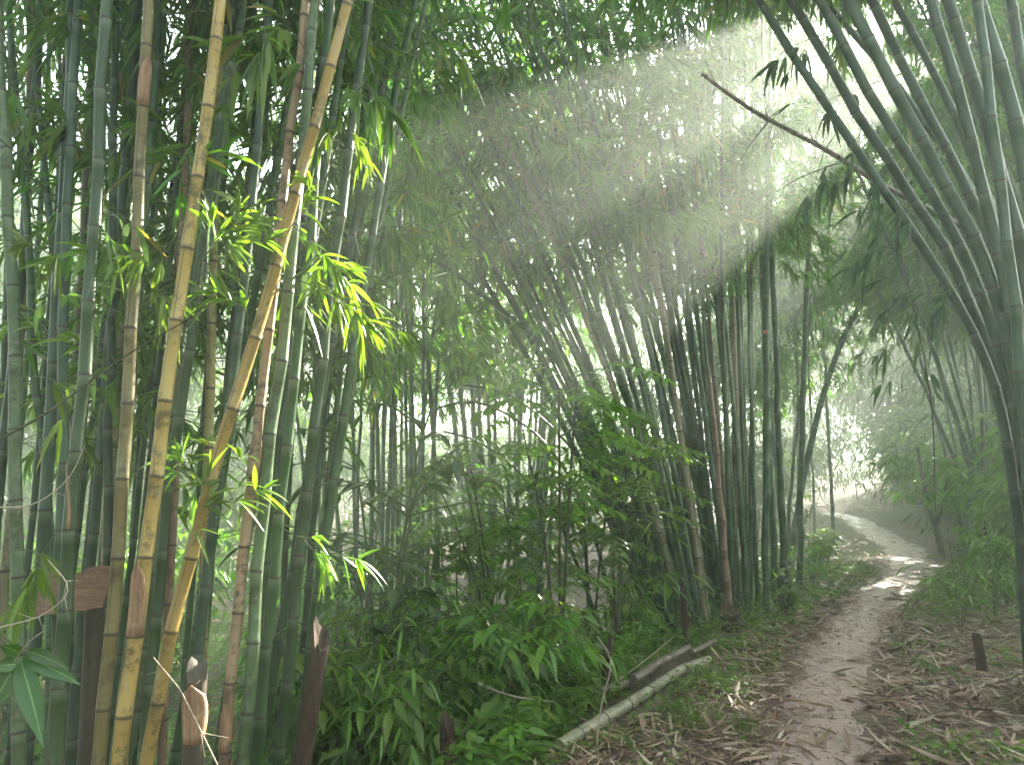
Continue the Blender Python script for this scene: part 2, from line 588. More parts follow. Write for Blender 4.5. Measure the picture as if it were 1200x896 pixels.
M['board'] = simple_mat('weathered_board', (.06, .034, .02), (.22, .13, .075), 3, .6, .6, stretch=(3, 3, 22))
M['leaf_big'] = leaf_mat('broad_leaf', [(0, (.02, .062, .018)), (1, (.032, .085, .022))], .25, (1.3, 1.6, .5), .3, True)
M['flower'] = leaf_mat('red_petal', [(0, (.5, .03, .02)), (1, (.65, .06, .03))], .3, (1, 1, 1))


def ground_mat():
    m, nt, out = new_mat('forest_soil')
    tc = N(nt, 'ShaderNodeTexCoord')
    o = tc.outputs['Object']
    n1, n2, n3 = noise_tex(nt, .9, 6, .65, o), noise_tex(nt, 14, 5, .7, o), noise_tex(nt, 70, 3, .7, o)
    soil = ramp(nt, math_(nt, 'MULTIPLY_ADD', n3, .4, math_(nt, 'MULTIPLY', n2, .7)), [(.35, (.05, .032, .025)), (.55, (.125, .083, .064)), (.75, (.22, .155, .125))])
    green = ramp(nt, n2, [(.35, (.018, .034, .01)), (.7, (.06, .095, .022))])
    col = mixc(nt, ramp(nt, n1, [(.52, (0, 0, 0)), (.66, (.6, .6, .6))]), soil, green)
    b = N(nt, 'ShaderNodeBsdfPrincipled')
    nt.links.new(col, b.inputs['Base Color'])
    b.inputs['Roughness'].default_value = .8
    bp = N(nt, 'ShaderNodeBump')
    bp.inputs['Strength'].default_value = .8
    bp.inputs['Distance'].default_value = .03
    nt.links.new(math_(nt, 'MULTIPLY_ADD', n3, .4, n2), bp.inputs['Height'])
    nt.links.new(bp.outputs[0], b.inputs['Normal'])
    nt.links.new(b.outputs[0], out.inputs['Surface'])
    return m


def path_mat():
    m, nt, out = new_mat('wet_trodden_earth')
    tc = N(nt, 'ShaderNodeTexCoord')
    o = tc.outputs['Object']
    n1, n2, n3 = noise_tex(nt, 1.6, 5, .6, o), noise_tex(nt, 11, 6, .7, o), noise_tex(nt, 85, 4, .75, o)
    f = math_(nt, 'MULTIPLY_ADD', n3, .35, math_(nt, 'MULTIPLY_ADD', n2, .35, math_(nt, 'MULTIPLY', n1, .35)))
    col = ramp(nt, f, [(.34, (.11, .07, .059)), (.5, (.29, .2, .172)), (.66, (.42, .32, .285))])
    b = N(nt, 'ShaderNodeBsdfPrincipled')
    nt.links.new(col, b.inputs['Base Color'])
    nt.links.new(ramp(nt, math_(nt, 'MULTIPLY_ADD', n2, .4, math_(nt, 'MULTIPLY', n1, .6)), [(.42, (.16,) * 3), (.58, (.6,) * 3)]), b.inputs['Roughness'])
    b.inputs['Specular IOR Level'].default_value = .5
    bp = N(nt, 'ShaderNodeBump')
    bp.inputs['Strength'].default_value = .7
    bp.inputs['Distance'].default_value = .022
    nt.links.new(math_(nt, 'MULTIPLY_ADD', n3, .35, n2), bp.inputs['Height'])
    nt.links.new(bp.outputs[0], b.inputs['Normal'])
    nt.links.new(b.outputs[0], out.inputs['Surface'])
    return m


M['ground'] = ground_mat()
M['path'] = path_mat()

# ------------------------------------------------------------------ ground and path
def grid_axis(lo, hi, mid, fine, coarse):
    a = [mid]
    st = fine
    while a[-1] < hi:
        a.append(a[-1] + st)
        st = min(coarse, st * 1.045) if a[-1] > mid + 5 else fine
    b = [mid]
    st = fine
    while b[-1] > lo:
        b.append(b[-1] - st)
        st = min(coarse, st * 1.045) if b[-1] < mid - 5 else fine
    return np.array(sorted(b[1:]) + a)


gx, gy = grid_axis(-70, 90, 2.5, .07, 3.0), grid_axis(-20, 110, 6.0, .07, 3.0)
X, Y = np.meshgrid(gx, gy, indexing='ij')
mb = MB()
Z = height(X, Y)
i, j = np.meshgrid(np.arange(len(gx) - 1), np.arange(len(gy) - 1), indexing='ij')
a = (i * len(gy) + j).ravel()
mb.add(np.stack([X, Y, Z], -1).reshape(-1, 3), np.stack([a, a + len(gy), a + len(gy) + 1, a + 1], 1))
tag(mb.build('ground', M['ground']), None, None, kind='structure')

ys = np.concatenate([np.arange(-3, 14, .06), np.arange(14, 36, .2)])
us = np.linspace(-1, 1, 19)
W2 = 0.36 + 0.05 * np.sin(ys * 1.9) + .04 * np.sin(ys * 4.3 + 1) + 0.16 * sstep((ys - 5.5) / 5) + .1 * sstep((ys - 17) / 8)
edge_l = np.convolve(rng.normal(0, .13, len(ys)), np.ones(4) / 4, 'same')
edge_r = np.convolve(rng.normal(0, .13, len(ys)), np.ones(4) / 4, 'same')
XX = xc(ys)[:, None] + us[None, :] * W2[:, None] + np.where(us[None, :] < 0, edge_l[:, None], edge_r[:, None]) * np.abs(us)[None, :] ** 2
YY = np.repeat(ys[:, None], len(us), 1)
ZZ = height(XX, YY) + 0.012 - 0.035 * np.abs(us[None, :]) ** 6 + noise(XX, YY, 5.5) * .007 + noise(XX, YY, 13.0) * .006
mb = MB()
i, j = np.meshgrid(np.arange(len(ys) - 1), np.arange(len(us) - 1), indexing='ij')
a = (i * len(us) + j).ravel()
mb.add(np.stack([XX, YY, ZZ], -1).reshape(-1, 3), np.stack([a, a + 1, a + len(us) + 1, a + len(us)], 1))
tag(mb.build('path', M['path']), None, None, kind='structure')


# ------------------------------------------------------------------ bamboo culms
def extend_to_ground(pts, top_len):
    """pts bottom to top: run the first stretch down into the ground and the last one on upwards"""
    pts = [np.asarray(p, float) for p in pts]
    d = norm(pts[0] - pts[1])
    p = pts[0].copy()
    for _ in range(200):
        if p[2] < hz(p[0], p[1]) - .08:
            break
        p = p + d * np.array([1, 1, 1]) * .05
        d = norm(d * np.array([.97, .97, 1]))
    out = [p] + ([pts[0]] if np.linalg.norm(p - pts[0]) > .25 else []) + pts[1:]
    if top_len > 0:
        t = norm(pts[-1] - pts[-2])
        q = pts[-1]
        side = np.array([t[0], t[1], 0])
        for k in range(3):
            q = q + norm(t + side * .12 * k + np.array([0, 0, -.06 * k])) * top_len / 3
            out.append(q)
    return out


def make_culm(pts, r0, r1, mat, label, group=None, inter=.33, sides=10, fol=None, cat='bamboo culm', name='bamboo_culm', sheaths=0):
    """one culm: an Empty at the base with stem, foliage and sheath parts"""
    c = Curve(spline(pts))
    base = c.p[0]
    root = empty(name, base)
    tag(root, label, cat, group)
    mb = MB()
    nd = culm_stem(mb, c, r0, r1, inter, sides)
    mb.build('stem', mat, root, shift=base)
    if fol:
        smin, smax, per, blen, nfan, nleaf, L, W, lm = fol
        sel = nd[(nd > smin) & (nd < smax)]
        if len(sel):
            s = np.repeat(sel, per)
            az = rng.uniform(0, 2 * math.pi, len(s))
            d = np.stack([np.cos(az), np.sin(az), rng.uniform(.1, .8, len(s))], 1)
            mb = MB()
            sprays(mb, c.at(s), d, blen * (1.15 - .5 * s / c.len), nfan, nleaf, L, W)
            mb.build('foliage', [lm, M['twig_green']], root, shift=base)
    for k in range(sheaths):
        if not len(nd):
            break
        s = nd[min(len(nd) - 1, rng.integers(0, max(1, len(nd) // 2)))]
        sheath_part(root, c, s, r0 + (r1 - r0) * s / c.len, base)
    CURVES[root.name] = c
    return root, c, nd, base


def sheath_part(root, c, s, r, base, length=None, open_=.55, phase=None):
    """papery pointed half-tube clinging to the stem above a node"""
    length = length or rng.uniform(.16, .3)
    m, k = 7, 9
    ph = rng.uniform(0, 6.28) if phase is None else phase
    ts = np.linspace(0, 1, m)
    p, t = c.at(s + ts * length), c.tan(s + ts * length)
    sd = norm(np.cross(t, np.array([0, 1.0, 0])))
    b = np.cross(t, sd)
    w = open_ * 2 * math.pi * np.sqrt(np.maximum(1 - ts ** 1.6, .004))
    an = ph + np.linspace(-.5, .5, k)[None, :] * w[:, None]
    rr = r * (1.1 + .35 * ts ** 2)[:, None] * (1 + .12 * np.sin(np.linspace(0, 9, k))[None, :] * ts[:, None])
    v = p[:, None] + (sd[:, None] * np.cos(an)[..., None] + b[:, None] * np.sin(an)[..., None]) * rr[..., None]
    i, j = np.meshgrid(np.arange(m - 1), np.arange(k - 1), indexing='ij')
    a = (i * k + j).ravel()
    mb = MB()
    mb.add(v.reshape(-1, 3), np.stack([a, a + 1, a + k + 1, a + k], 1))
    o = mb.build('sheath', M['sheath'], root, shift=base)
    md = o.modifiers.new('thickness', 'SOLIDIFY')
    md.thickness = .003
    return o


GAP_ON[0] = True
LG = 'culms of the grove at the left of the photo'
# front row of the near grove: pixel track from bottom to top, stem width in pixels, true diameter, colour, label
FRONT = [
    ([(64, 890), (87, 598), (110, 300), (123, 0)], 22, .078, 'green', 'smooth green culm whose right edge is lit white, beside the broken brown board'),
    ([(141, 890), (177, 598), (219, 300), (258, 0)], 22.5, .078, 'yellow', 'yellow striped culm leaning gently right, tan near its top'),
    ([(170, 890), (237, 598), (328, 300), (412, -20)], 20.5, .076, 'yellow', 'yellow culm with long black groove leaning furthest right across the grove'),
    ([(122, 830), (143, 598), (159, 300), (173, 0)], 20, .074, 'ochre', 'mossy ochre and brown culm just behind the yellow ones'),
    ([(264, 870), (291, 598), (318, 360), (345, 120)], 16.5, .064, 'brown', 'dead pinkish brown culm with peeling sheaths'),
    ([(285, 896), (310, 598), (342, 300), (369, 0)], 19, .074, 'mottled', 'green culm blotched with grey lichen along its whole length'),
    ([(301, 896), (328, 598), (360, 300), (385, 20)], 17, .07, 'green', 'plain green culm at the outer edge of the near grove'),
    ([(22, 896), (20, 598), (13, 300), (-4, 0)], 20, .078, 'mottled', 'green culm with a pale edge hugging the border of the photo'),
    ([(66, 800), (73, 598), (77, 300), (92, 0)], 17, .072, 'blue_green', 'blue green culm immediately behind the smooth green one'),
    ([(124, 800), (127, 598), (131, 300), (135, 0)], 14.5, .068, 'blue_green', 'slim blue green culm standing upright between green and ochre culms'),
    ([(177, 797), (195, 598), (222, 400), (262, 120), (272, 0)], 16, .07, 'green', 'green culm showing between the two yellow culms'),
    ([(236, 800), (242, 598), (250, 300), (262, 0)], 15, .068, 'ochre', 'dull brown mottled culm behind the gap in the yellow pair'),
    ([(60, 700), (58, 598), (40, 440), (34, 300), (8, 0)], 13, .064, 'green', 'dark culm bowed outward low down near the border'),
    ([(225, 860), (246, 640), (290, 300), (316, 0)], 16, .07, 'blue_green', 'straight dark green culm rising behind the leaning yellow culm'),
    ([(82, 700), (76, 560), (62, 298), (32, 0)], 12, .06, 'blue_green', 'thin slate green culm tilting towards the upper corner'),
    ([(190, 860), (200, 640), (208, 470), (212, 300), (225, 0)], 13, .062, 'brown', 'withered brown culm half hidden behind the yellow one'),
]
for track, wpx, dia, mt, lab in FRONT:
    d = dia * FPX / wpx * .9
    dia *= .7
    pts = [P(x, y, d + .05 * k) for k, (x, y) in enumerate(track)]
    root, c, nd, base = make_culm(extend_to_ground(pts, 4.2), dia / 2 * 1.04, dia / 2 * .66, M[mt], lab, LG, .27, 16, (4.9, 12, 2, 1.0, 5, 7, .2, .026, M['leaf']), sheaths=3 if mt == 'brown' else (1 if rng.random() < .5 else 0))

# the crowd of culms behind them
BACKL = 'green culm in the shaded crowd behind the front row of the near grove'
for k in range(42):
    px = rng.uniform(-60, 365)
    d = rng.uniform(3.4, 5.8)
    b = P(px, 760, d)
    x0, y0 = b[0], d
    lean = rng.normal(.03 + (px - 160) / 5500, .035)
    pts = [np.array([x0 + lean * z + .004 * (px - 170) / 100 * z * z, y0 + .02 * z, z]) for z in (hz(x0, y0) - .1, .8, 2.5, 4.5, 7.0, 8.6)]
    dia = rng.uniform(.038, .062)
    mt = rng.choice(['green', 'blue_green', 'mottled', 'tan', 'ochre'], p=[.4, .3, .16, .08, .06])
    fol = (3.0, 9, 1, .9, 5, 6, .2, .024, M['leaf'])
    make_culm(pts, dia / 2, dia / 2 * .6, M[mt], BACKL if mt in ('green', 'blue_green', 'mottled') else 'tan weathered culm in the shaded crowd behind the near grove', 'shaded green culms behind the near grove' if mt in ('green', 'blue_green', 'mottled') else 'tan culms behind the near grove', .3, 10, fol)

# ---- the large fanned clump in the middle
MIDG, MIDL = 'culms of the fanned clump beside the path', 'green culm of the dense fan shaped clump beside the path'


def crosses_gap(pts):
    q = spline(np.array(pts), 60)
    for g, r in GAPS[:3]:
        t = (q - g) @ SUN_DIR
        if ((t > .8) & (np.linalg.norm(q - g - t[:, None] * SUN_DIR, axis=1) < r)).any():
            return True
    return False


def fan_culm(px0, d0, lean, bow, H, dia, mt, label, group, fol, sides=9, inter=.36, ylean=0.0, ybow=0.0, zs=None):
    b = P(px0, 600, d0)
    x0, y0 = b[0], d0
    z0 = hz(x0, y0) - .1
    pts = []
    for q in np.linspace(0, 1, 7):
        z = q * H
        drop = H * .10 * max(0, q - .55) ** 2 * (1 + 4 * abs(bow))
        pts.append(np.array([x0 + lean * z + bow * z * z * .1, y0 + ylean * z + ybow * z * z * .1, z0 + z - drop]))
    if 'bank' in label and crosses_gap(pts):      # stems left out to keep the cut sun tunnels open
        return None
    return make_culm(pts, dia / 2, dia / 2 * .35, M[mt], label, group, inter, sides, fol)


for k in range(70):
    u = (k + rng.uniform(-.6, .6)) / 69
    px0 = 772 + 104 * u + rng.normal(0, 6)
    d0 = 8.6 + rng.uniform(-.5, 1.5)
    lean = -.33 + .37 * u + rng.normal(0, .03)
    bow = -.24 * max(0.0, 1 - u) ** 1.3 + rng.normal(.0, .035)
    mt = rng.choice(['green', 'blue_green', 'mottled', 'tan'], p=[.34, .18, .4, .08])
    H = rng.uniform(8.5, 11)
    fol = (4.4, H, 1, 1.35, 7, 7, .245, .031, M['leaf'])
    tan = mt == 'tan'
    fan_culm(px0, d0, lean, bow, H, rng.uniform(.056, .08), mt, 'tan dying culm in the fan shaped clump' if tan else MIDL, 'tan culms in the fan shaped clump' if tan else MIDG, fol, ylean=rng.normal(-.02, .03))
# the upright ones on the clump's path side and a bare broken one
for px0, d0, lean, bow, lab in ((893, 8.9, .035, .02, 'slender upright culm at the path edge of the fan shaped clump'),
                                (915, 9.4, .012, -.01, 'lone straight culm rooted in a brown stub beside the path'),
                                (932, 10.4, .05, .05, 'culm leaning right behind the lone straight culm'),
                                (905, 10.0, -.01, .02, 'upright culm between the lone culm and the fan shaped clump')):
    fan_culm(px0, d0, lean, bow, 10.5, .095, 'green', lab, MIDG, (4.0, 10.5, 2, 1.0, 5, 6, .2, .026, M['leaf']))
fan_culm(852, 8.2, -.035, -.05, 3.0, .09, 'brown', 'bare reddish brown dead culm at the front of the fan shaped clump', MIDG, None)

# arching culms leaving the clump
ARCH = [([(758, 660), (735, 590), (680, 465), (610, 380), (505, 305), (430, 285)], 8.6, .085, 'thick culm arching far out over the undergrowth from the fan shaped clump'),
        ([(700, 640), (676, 575), (640, 520), (600, 488), (555, 470), (510, 478)], 9.5, .06, 'thin culm bent into an arch below the thick arching one'),
        ([(735, 640), (705, 580), (665, 520), (620, 478), (585, 458), (540, 450)], 10.5, .06, 'pale thin arched culm, higher of the hazy pair'),
        ([(668, 640), (640, 590), (600, 545), (555, 515), (520, 505)], 9.0, .06, 'low thin culm arched closest to the undergrowth'),
        ([(775, 660), (745, 500), (690, 330), (640, 200), (600, 90), (560, -60)], 8.2, .095, 'dark thick culm sweeping diagonally through the canopy to the top')]
for track, d, dia, lab in ARCH:
    pts = [P(x, y, d - .1 * k) for k, (x, y) in enumerate(track)]
    make_culm(extend_to_ground(pts, 0), dia / 2, dia / 2 * .4, M['green'], lab, None, .36, 9, (1.9, 20, 1, .5, 3, 6, .2, .026, M['leaf']))

# ---- clumps further back
for k in range(24):
    px0 = rng.uniform(372, 520)
    d0 = rng.uniform(9.0, 12.5)
    u = (px0 - 372) / 190
    H = rng.uniform(9, 13)
    fan_culm(px0, d0, rng.normal(-.01 + .05 * (u - .5), .045), rng.normal(.05 * (u - .5), .06), H, rng.uniform(.06, .085), rng.choice(['green', 'blue_green', 'mottled'], p=[.5, .35, .15]),
             'green culm of the upright stand in the hollow beyond the near grove', 'culms of the upright stand in the hollow', (4.2, H, 1, 1.4, 7, 7, .25, .032, M['leaf']), 7)
for k in range(26):
    px0 = rng.normal(590, 32)
    u = (px0 - 590) / 60
    H = rng.uniform(9, 12)
    fan_culm(px0, rng.uniform(14.0, 16.5), .05 * u + rng.normal(0, .02), rng.normal(.1 * u, .05), H, rng.uniform(.08, .1), 'blue_green',
             'hazy culm in the tall narrow clump behind the saplings', 'culms of the tall narrow clump', (4.5, H, 2, 1.3, 5, 6, .26, .034, M['leaf']), 7)
for k in range(13):
    px0 = rng.uniform(880, 990)
    H = rng.uniform(9, 13)
    fan_culm(px0, rng.uniform(15.0, 23), rng.normal(.02, .05), rng.normal(.0, .06), H, rng.uniform(.075, .1), 'green',
             'misty culm in the thin stand where the path bends', 'culms of the stand at the bend of the path', (3.8, H, 2, 1.3, 5, 6, .25, .033, M['leaf']), 7)
for k in range(58):
    px0 = rng.uniform(1040, 1380) if k < 40 else rng.uniform(1300, 1650)  # the later ones stand out of view, added to shade the air
    dk = rng.uniform(11.5, 18) if k < 40 else rng.uniform(8.5, 13)
    while (px0 - CX) / FPX * dk - xc(dk) < 1.5:
        px0 += 25
    H = rng.uniform(11, 16) if k < 40 else rng.uniform(9, 13)  # crowns raised to break up the sun over the haze
    fan_culm(px0, dk, rng.normal(-.10, .06), rng.normal(-.06, .06), H, rng.uniform(.075, .1), 'green',
             'hazy culm rising behind the bushes of the bank', 'culms behind the bank', (4.6, H, 4, 1.35, 6, 8, .28, .038, M['leaf']), 7)
for k in range(12):
    px0 = rng.uniform(630, 760)
    H = rng.uniform(8, 11)
    fan_culm(px0, rng.uniform(22.0, 32), rng.normal(-.02, .08), rng.normal(.0, .08), H, rng.uniform(.08, .1), 'green',
             'faint grey culm far off in the mist between the clumps', 'faint far culms in the mist', (3.8, H, 2, 1.4, 4, 6, .3, .04, M['leaf_far']), 6)
HAZY = [([(938, 575), (972, 440), (1010, 350), (1036, 290)], 15.0, .15, 'grey culm leaning over the misty path bend to the right'),
        ([(1030, 465), (1000, 445), (965, 435), (930, 430)], 16.0, .12, 'grey fallen pole lying slantwise against the misty stand')]
pts = [P(x, y, HAZY[0][1]) for x, y in HAZY[0][0]]
make_culm(extend_to_ground(pts, 3.5), .075, .03, M['green'], HAZY[0][3], None, .4, 7, (6, 20, 2, 1.0, 4, 6, .25, .033, M['leaf']))

# ---- the near clump at the right
RG = 'culms of the clump at the right of the photo'
RIGHT = [([(1206, 770), (1190, 585), (1160, 440), (1088, 300), (985, 150), (890, 0)], 5.2, .088, 'outermost dark culm bending furthest over the path'),
         ([(1215, 770), (1196, 560), (1165, 430), (1112, 300), (1015, 150), (924, 0)], 5.3, .1, 'second dark culm in the fan over the path, counted from the path side'),
         ([(1214, 770), (1202, 560), (1176, 430), (1130, 300), (1045, 150), (960, 0)], 5.1, .1, 'third dark culm in the fan over the path, counted from the path side'),
         ([(1222, 780), (1210, 560), (1190, 430), (1152, 300), (1072, 150), (994, 0)], 5.0, .118, 'thick fourth dark culm in the fan over the path'),
         ([(1230, 770), (1218, 560), (1200, 430), (1168, 300), (1095, 150), (1022, 0)], 5.5, .11, 'culm tucked just behind the thick fourth one over the path'),
         ([(1235, 770), (1228, 560), (1210, 430), (1176, 290), (1121, 140), (1048, 0)], 5.8, .09, 'thin culm crossing behind the middle of the right fan'),
         ([(1222, 800), (1212, 640), (1200, 470), (1174, 298), (1135, 150), (1091, 0)], 4.9, .108, 'mossy green culm rising in the middle of the right fan'),
         ([(1240, 780), (1232, 560), (1216, 420), (1195, 298), (1160, 165), (1111, 0)], 5.1, .128, 'broad dark culm next to the sunlit chink in the right fan'),
         ([(1226, 790), (1214, 640), (1200, 470), (1182, 298), (1164, 150), (1147, 0)], 4.6, .092, 'nearly upright greyish culm at the inner side of the right fan'),
         ([(1250, 780), (1245, 560), (1228, 380), (1204, 220), (1180, 110), (1150, 0)], 4.7, .13, 'thickest culm cutting through the upper right corner'),
         ([(1262, 780), (1256, 560), (1245, 380), (1226, 220), (1205, 110), (1182, 0)], 5.4, .12, 'culm at the very edge of the upper right corner'),
         ([(1252, 770), (1246, 560), (1216, 400), (1150, 240), (1075, 130), (1000, 40)], 6.2, .08, 'slim culm slanting low behind the right fan')]
for track, d, dia, lab in RIGHT:
    dia *= .82
    pts = [P(x, y, d - .04 * k) for k, (x, y) in enumerate(track)]
    root, c, nd, base = make_culm(extend_to_ground(pts, 4.5), dia / 2 * 1.05, dia / 2 * .55, M['dark_green'], lab, RG, .34, 14, (5.5, 12, 7, 1.0, 6, 7, .2, .028, M['leaf']))
# the bare thin pole pointing out of the fan, with side twigs
pts = [P(x, y, d) for x, y, d in ((1178, 292, 5.6), (1068, 234, 5.5), (960, 172, 5.4), (880, 128, 5.3), (822, 86, 5.2))]
root, c, nd, base = make_culm(pts, .026, .014, M['log_dark'], 'thin bare grey pole poking out of the right fan across the path', None, .36, 8)
tw = [((902, 140), (880, 168), (868, 188)), ((990, 188), (938, 208), (912, 224)), ((852, 108), (838, 96), (826, 70)), ((900, 138), (897, 130), (900, 124)), ((962, 172), (950, 160), (948, 150))]
for t in tw:
    q = [P(x, y, 5.38) for x, y in t]
    mb = MB()
    tc_ = Curve(spline(q, 14))
    tube(mb, tc_, np.linspace(0, tc_.len, 7), np.linspace(.006, .003, 7), 5)
    mb.build('side_twig', M['twig'], root, shift=base)


# leafy branches drawn out from a stem: a branch part with its own leaves
def branch_on(root, base, track, d, nfan, nleaf, L, W, lm, down=.35, hi=False, r=.004, spread=.5, fanlen=.14, dz=0.0):
    pts = [P(x, y, d + dz * k) for k, (x, y) in enumerate(track)]
    if root.name in CURVES:                      # start at the stem itself
        cp = CURVES[root.name].p
        pp = spline(cp, 200)
        q = pp[np.argmin(np.linalg.norm((pp - pts[0]) * np.array([1, .3, 1]), axis=1))]
        sh = (q[1] - pts[0][1])
        pts = [q] + [p + np.array([0, sh * .5, 0]) for p in (pts[1:] if np.linalg.norm(q - pts[0]) < .4 else pts)]
    return branch3d(root, pts, nfan, nleaf, L, W, lm, down, hi, r, spread, fanlen)


def branch3d(root, pts, nfan, nleaf, L, W, lm, down=.35, hi=False, r=.004, spread=.5, fanlen=.14):
    base = np.array(root.location)
    c = Curve(spline(pts, 24))
    mb = MB()
    tube(mb, c, np.linspace(0, c.len, 12), np.linspace(r, r * .4, 12), 5)
    br = mb.build('branch', M['twig_green'], root, shift=base)
    mb = MB()
    for f in range(nfan):
        s = c.len * (.3 + .7 * (f + 1) / nfan)
        p, t = c.at(s), c.tan(s)
        fd = norm(t * .8 + rng.normal(0, .4, 3) + np.array([0, 0, -down]))
        tip = p + fd * fanlen * rng.uniform(.5, 1.1)
        sticks(mb, [p], [tip], r * .5, r * .3, 1)
        side = norm(np.cross(fd, np.array([0, 1.0, .2]) + rng.normal(0, .6, 3)))
        nmax, spread0 = nleaf, spread
        nleaf = int(rng.integers(max(2, nmax - 3), nmax + 1))
        spread = spread0 * rng.uniform(.35, 1.15)
        u = np.linspace(-1, 1, nleaf)[:, None] + rng.normal(0, .18, (nleaf, 1))
        ld = norm(fd + side * u * spread * 1.6 + rng.normal(0, .15, (nleaf, 3)) + np.array([0, 0, -down * .5]))
        nn = norm(np.array([0, -.5, .8]) + rng.normal(0, .5, (nleaf, 3)))
        leaves(mb, np.repeat(tip[None], nleaf, 0) - fd * fanlen * .3 * rng.uniform(0, 1, (nleaf, 1)), ld, nn, L * rng.uniform(.5, 1.2, nleaf), W * rng.uniform(.7, 1.15, nleaf), .32 * rng.uniform(.2, 1.8, nleaf), .3, 0, hi)
        nleaf, spread = nmax, spread0
    mb.build('leaves', [lm, M['twig_green']], br, shift=base)
    return br


# the hanging leafy sprays near the right fan
LS = 'leafy twig hanging'
for track, d, nf, lab in (([(1096, 600), (1092, 480), (1075, 380), (1056, 300), (1052, 260)], 5.0, 0, 'long thin vine dangling free over the bank below the right fan'),
                          ):
    cpts = [P(x, y, d) for x, y in track]
    base = cpts[0]
    root = empty('hanging_vine', base)
    tag(root, lab, 'vine')
    mb = MB()
    c = Curve(spline(cpts, 30))
    tube(mb, c, np.linspace(0, c.len, 30), np.linspace(.004, .006, 30), 5)
    mb.build('stem', M['twig'], root, shift=base)
    for tr in (([(1062, 320), (1050, 345), (1040, 362)]), ([(1060, 345), (1075, 370), (1082, 395)]), ([(1070, 365), (1050, 392), (1030, 405)]), ([(1075, 390), (1085, 420), (1090, 440)]), ([(1080, 410), (1060, 425), (1040, 440)])):
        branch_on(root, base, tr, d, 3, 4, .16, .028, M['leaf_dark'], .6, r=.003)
_roots = [o for o in bpy.data.objects if o.name.startswith('bamboo_culm')]
rr = [o for o in _roots if o.get('group') == RG]
for k, (tr, nf) in enumerate([([(985, 150), (968, 175), (958, 210)], 4), ([(1030, 130), (1005, 170), (985, 200)], 4), ([(960, 60), (930, 60), (905, 75)], 5), ([(1080, 280), (1050, 255), (1020, 265)], 4),
                              ([(990, 100), (960, 110), (935, 80)], 4), ([(1085, 290), (1040, 290), (1000, 300)], 5), ([(1090, 300), (1055, 235), (1030, 235)], 4), ([(1060, 180), (1030, 200), (1010, 235)], 4),
                              ([(1120, 330), (1100, 345), (1080, 355)], 5), ([(1090, 330), (1060, 320), (1030, 310)], 4)]):
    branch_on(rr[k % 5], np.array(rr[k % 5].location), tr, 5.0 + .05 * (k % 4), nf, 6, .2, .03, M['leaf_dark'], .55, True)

# sprays coloured bright as if sunlit, in front of the near grove
fr = {o['label'][:12]: o for o in _roots if o.get('group') == LG}
fl = [o for o in _roots if o.get('group') == LG]
NEARB = [(2, [(325, 300), (360, 320), (420, 370)], 5), (2, [(322, 312), (372, 335), (450, 375)], 4), (6, [(362, 280), (385, 310), (410, 330)], 4), (2, [(335, 270), (350, 225), (360, 210)], 3), (1, [(222, 290), (190, 300), (150, 305)], 4),
         (1, [(215, 320), (240, 300), (275, 260)], 5), (1, [(215, 330), (255, 310), (300, 290)], 5), (0, [(110, 300), (80, 295), (40, 290)], 3), (3, [(158, 310), (175, 330), (190, 350)], 3), (2, [(240, 590), (225, 560), (215, 545)], 2),
         (6, [(325, 620), (350, 640), (390, 655)], 3), (1, [(180, 560), (225, 600), (250, 575)], 3), (5, [(310, 590), (290, 560), (260, 530)], 3), (2, [(232, 610), (260, 590), (290, 580)], 2), (6, [(362, 130), (390, 120), (420, 150)], 3),
         (2, [(300, 390), (280, 360), (250, 345)], 4), (2, [(340, 250), (375, 290), (395, 320)], 4)]
for ci, tr, nf in NEARB:
    o = fl[ci]
    branch_on(o, np.array(o.location), tr, 2.95 + rng.uniform(-.15, .1), nf + 3, 6, .125, .019, M['leaf_near'], .2, True, .0025, .55, .1)
LEFTB = [(7, [(15, 420), (40, 440), (60, 470)], 3), (7, [(18, 640), (25, 650), (20, 660)], 3), (0, [(88, 600), (60, 640), (30, 690)], 3), (8, [(75, 420), (50, 400), (20, 380)], 4), (7, [(14, 350), (40, 340), (60, 330)], 3)]
for ci, tr, nf in LEFTB:
    o = fl[ci]
    branch_on(o, np.array(o.location), tr, 2.9, nf, 5, .15, .026, M['leaf_near'], .3, True, .0025, .5, .1)

# top-left drooping sprays, further in, hanging from the crowd
crowd = [o for o in _roots if str(o.get('group', '')).startswith('shaded green')]
for k in range(34):
    o = crowd[k % len(crowd)]
    c = CURVES[o.name]
    s0 = np.interp(rng.uniform(2.6, 4.6), c.p[:, 2], c.s)
    a = c.at(s0)
    az = rng.uniform(0, 6.28)
    h = np.array([math.cos(az), math.sin(az), .5])
    ln = rng.uniform(.5, 1.1)
    branch3d(o, [a, a + h * ln * .5, a + h * ln * .85 + np.array([0, 0, -.12 * ln]), a + h * ln * 1.1 + np.array([0, 0, -.4 * ln])], 7, 7, .23, .03, M['leaf'], .75, True, .004, .45, .2)


GAP_ON[0] = False
# ------------------------------------------------------------------ undergrowth plants
def proto(name, build):
    o = empty(name)
    KIDS[o.name] = []
    build(o)
    return o


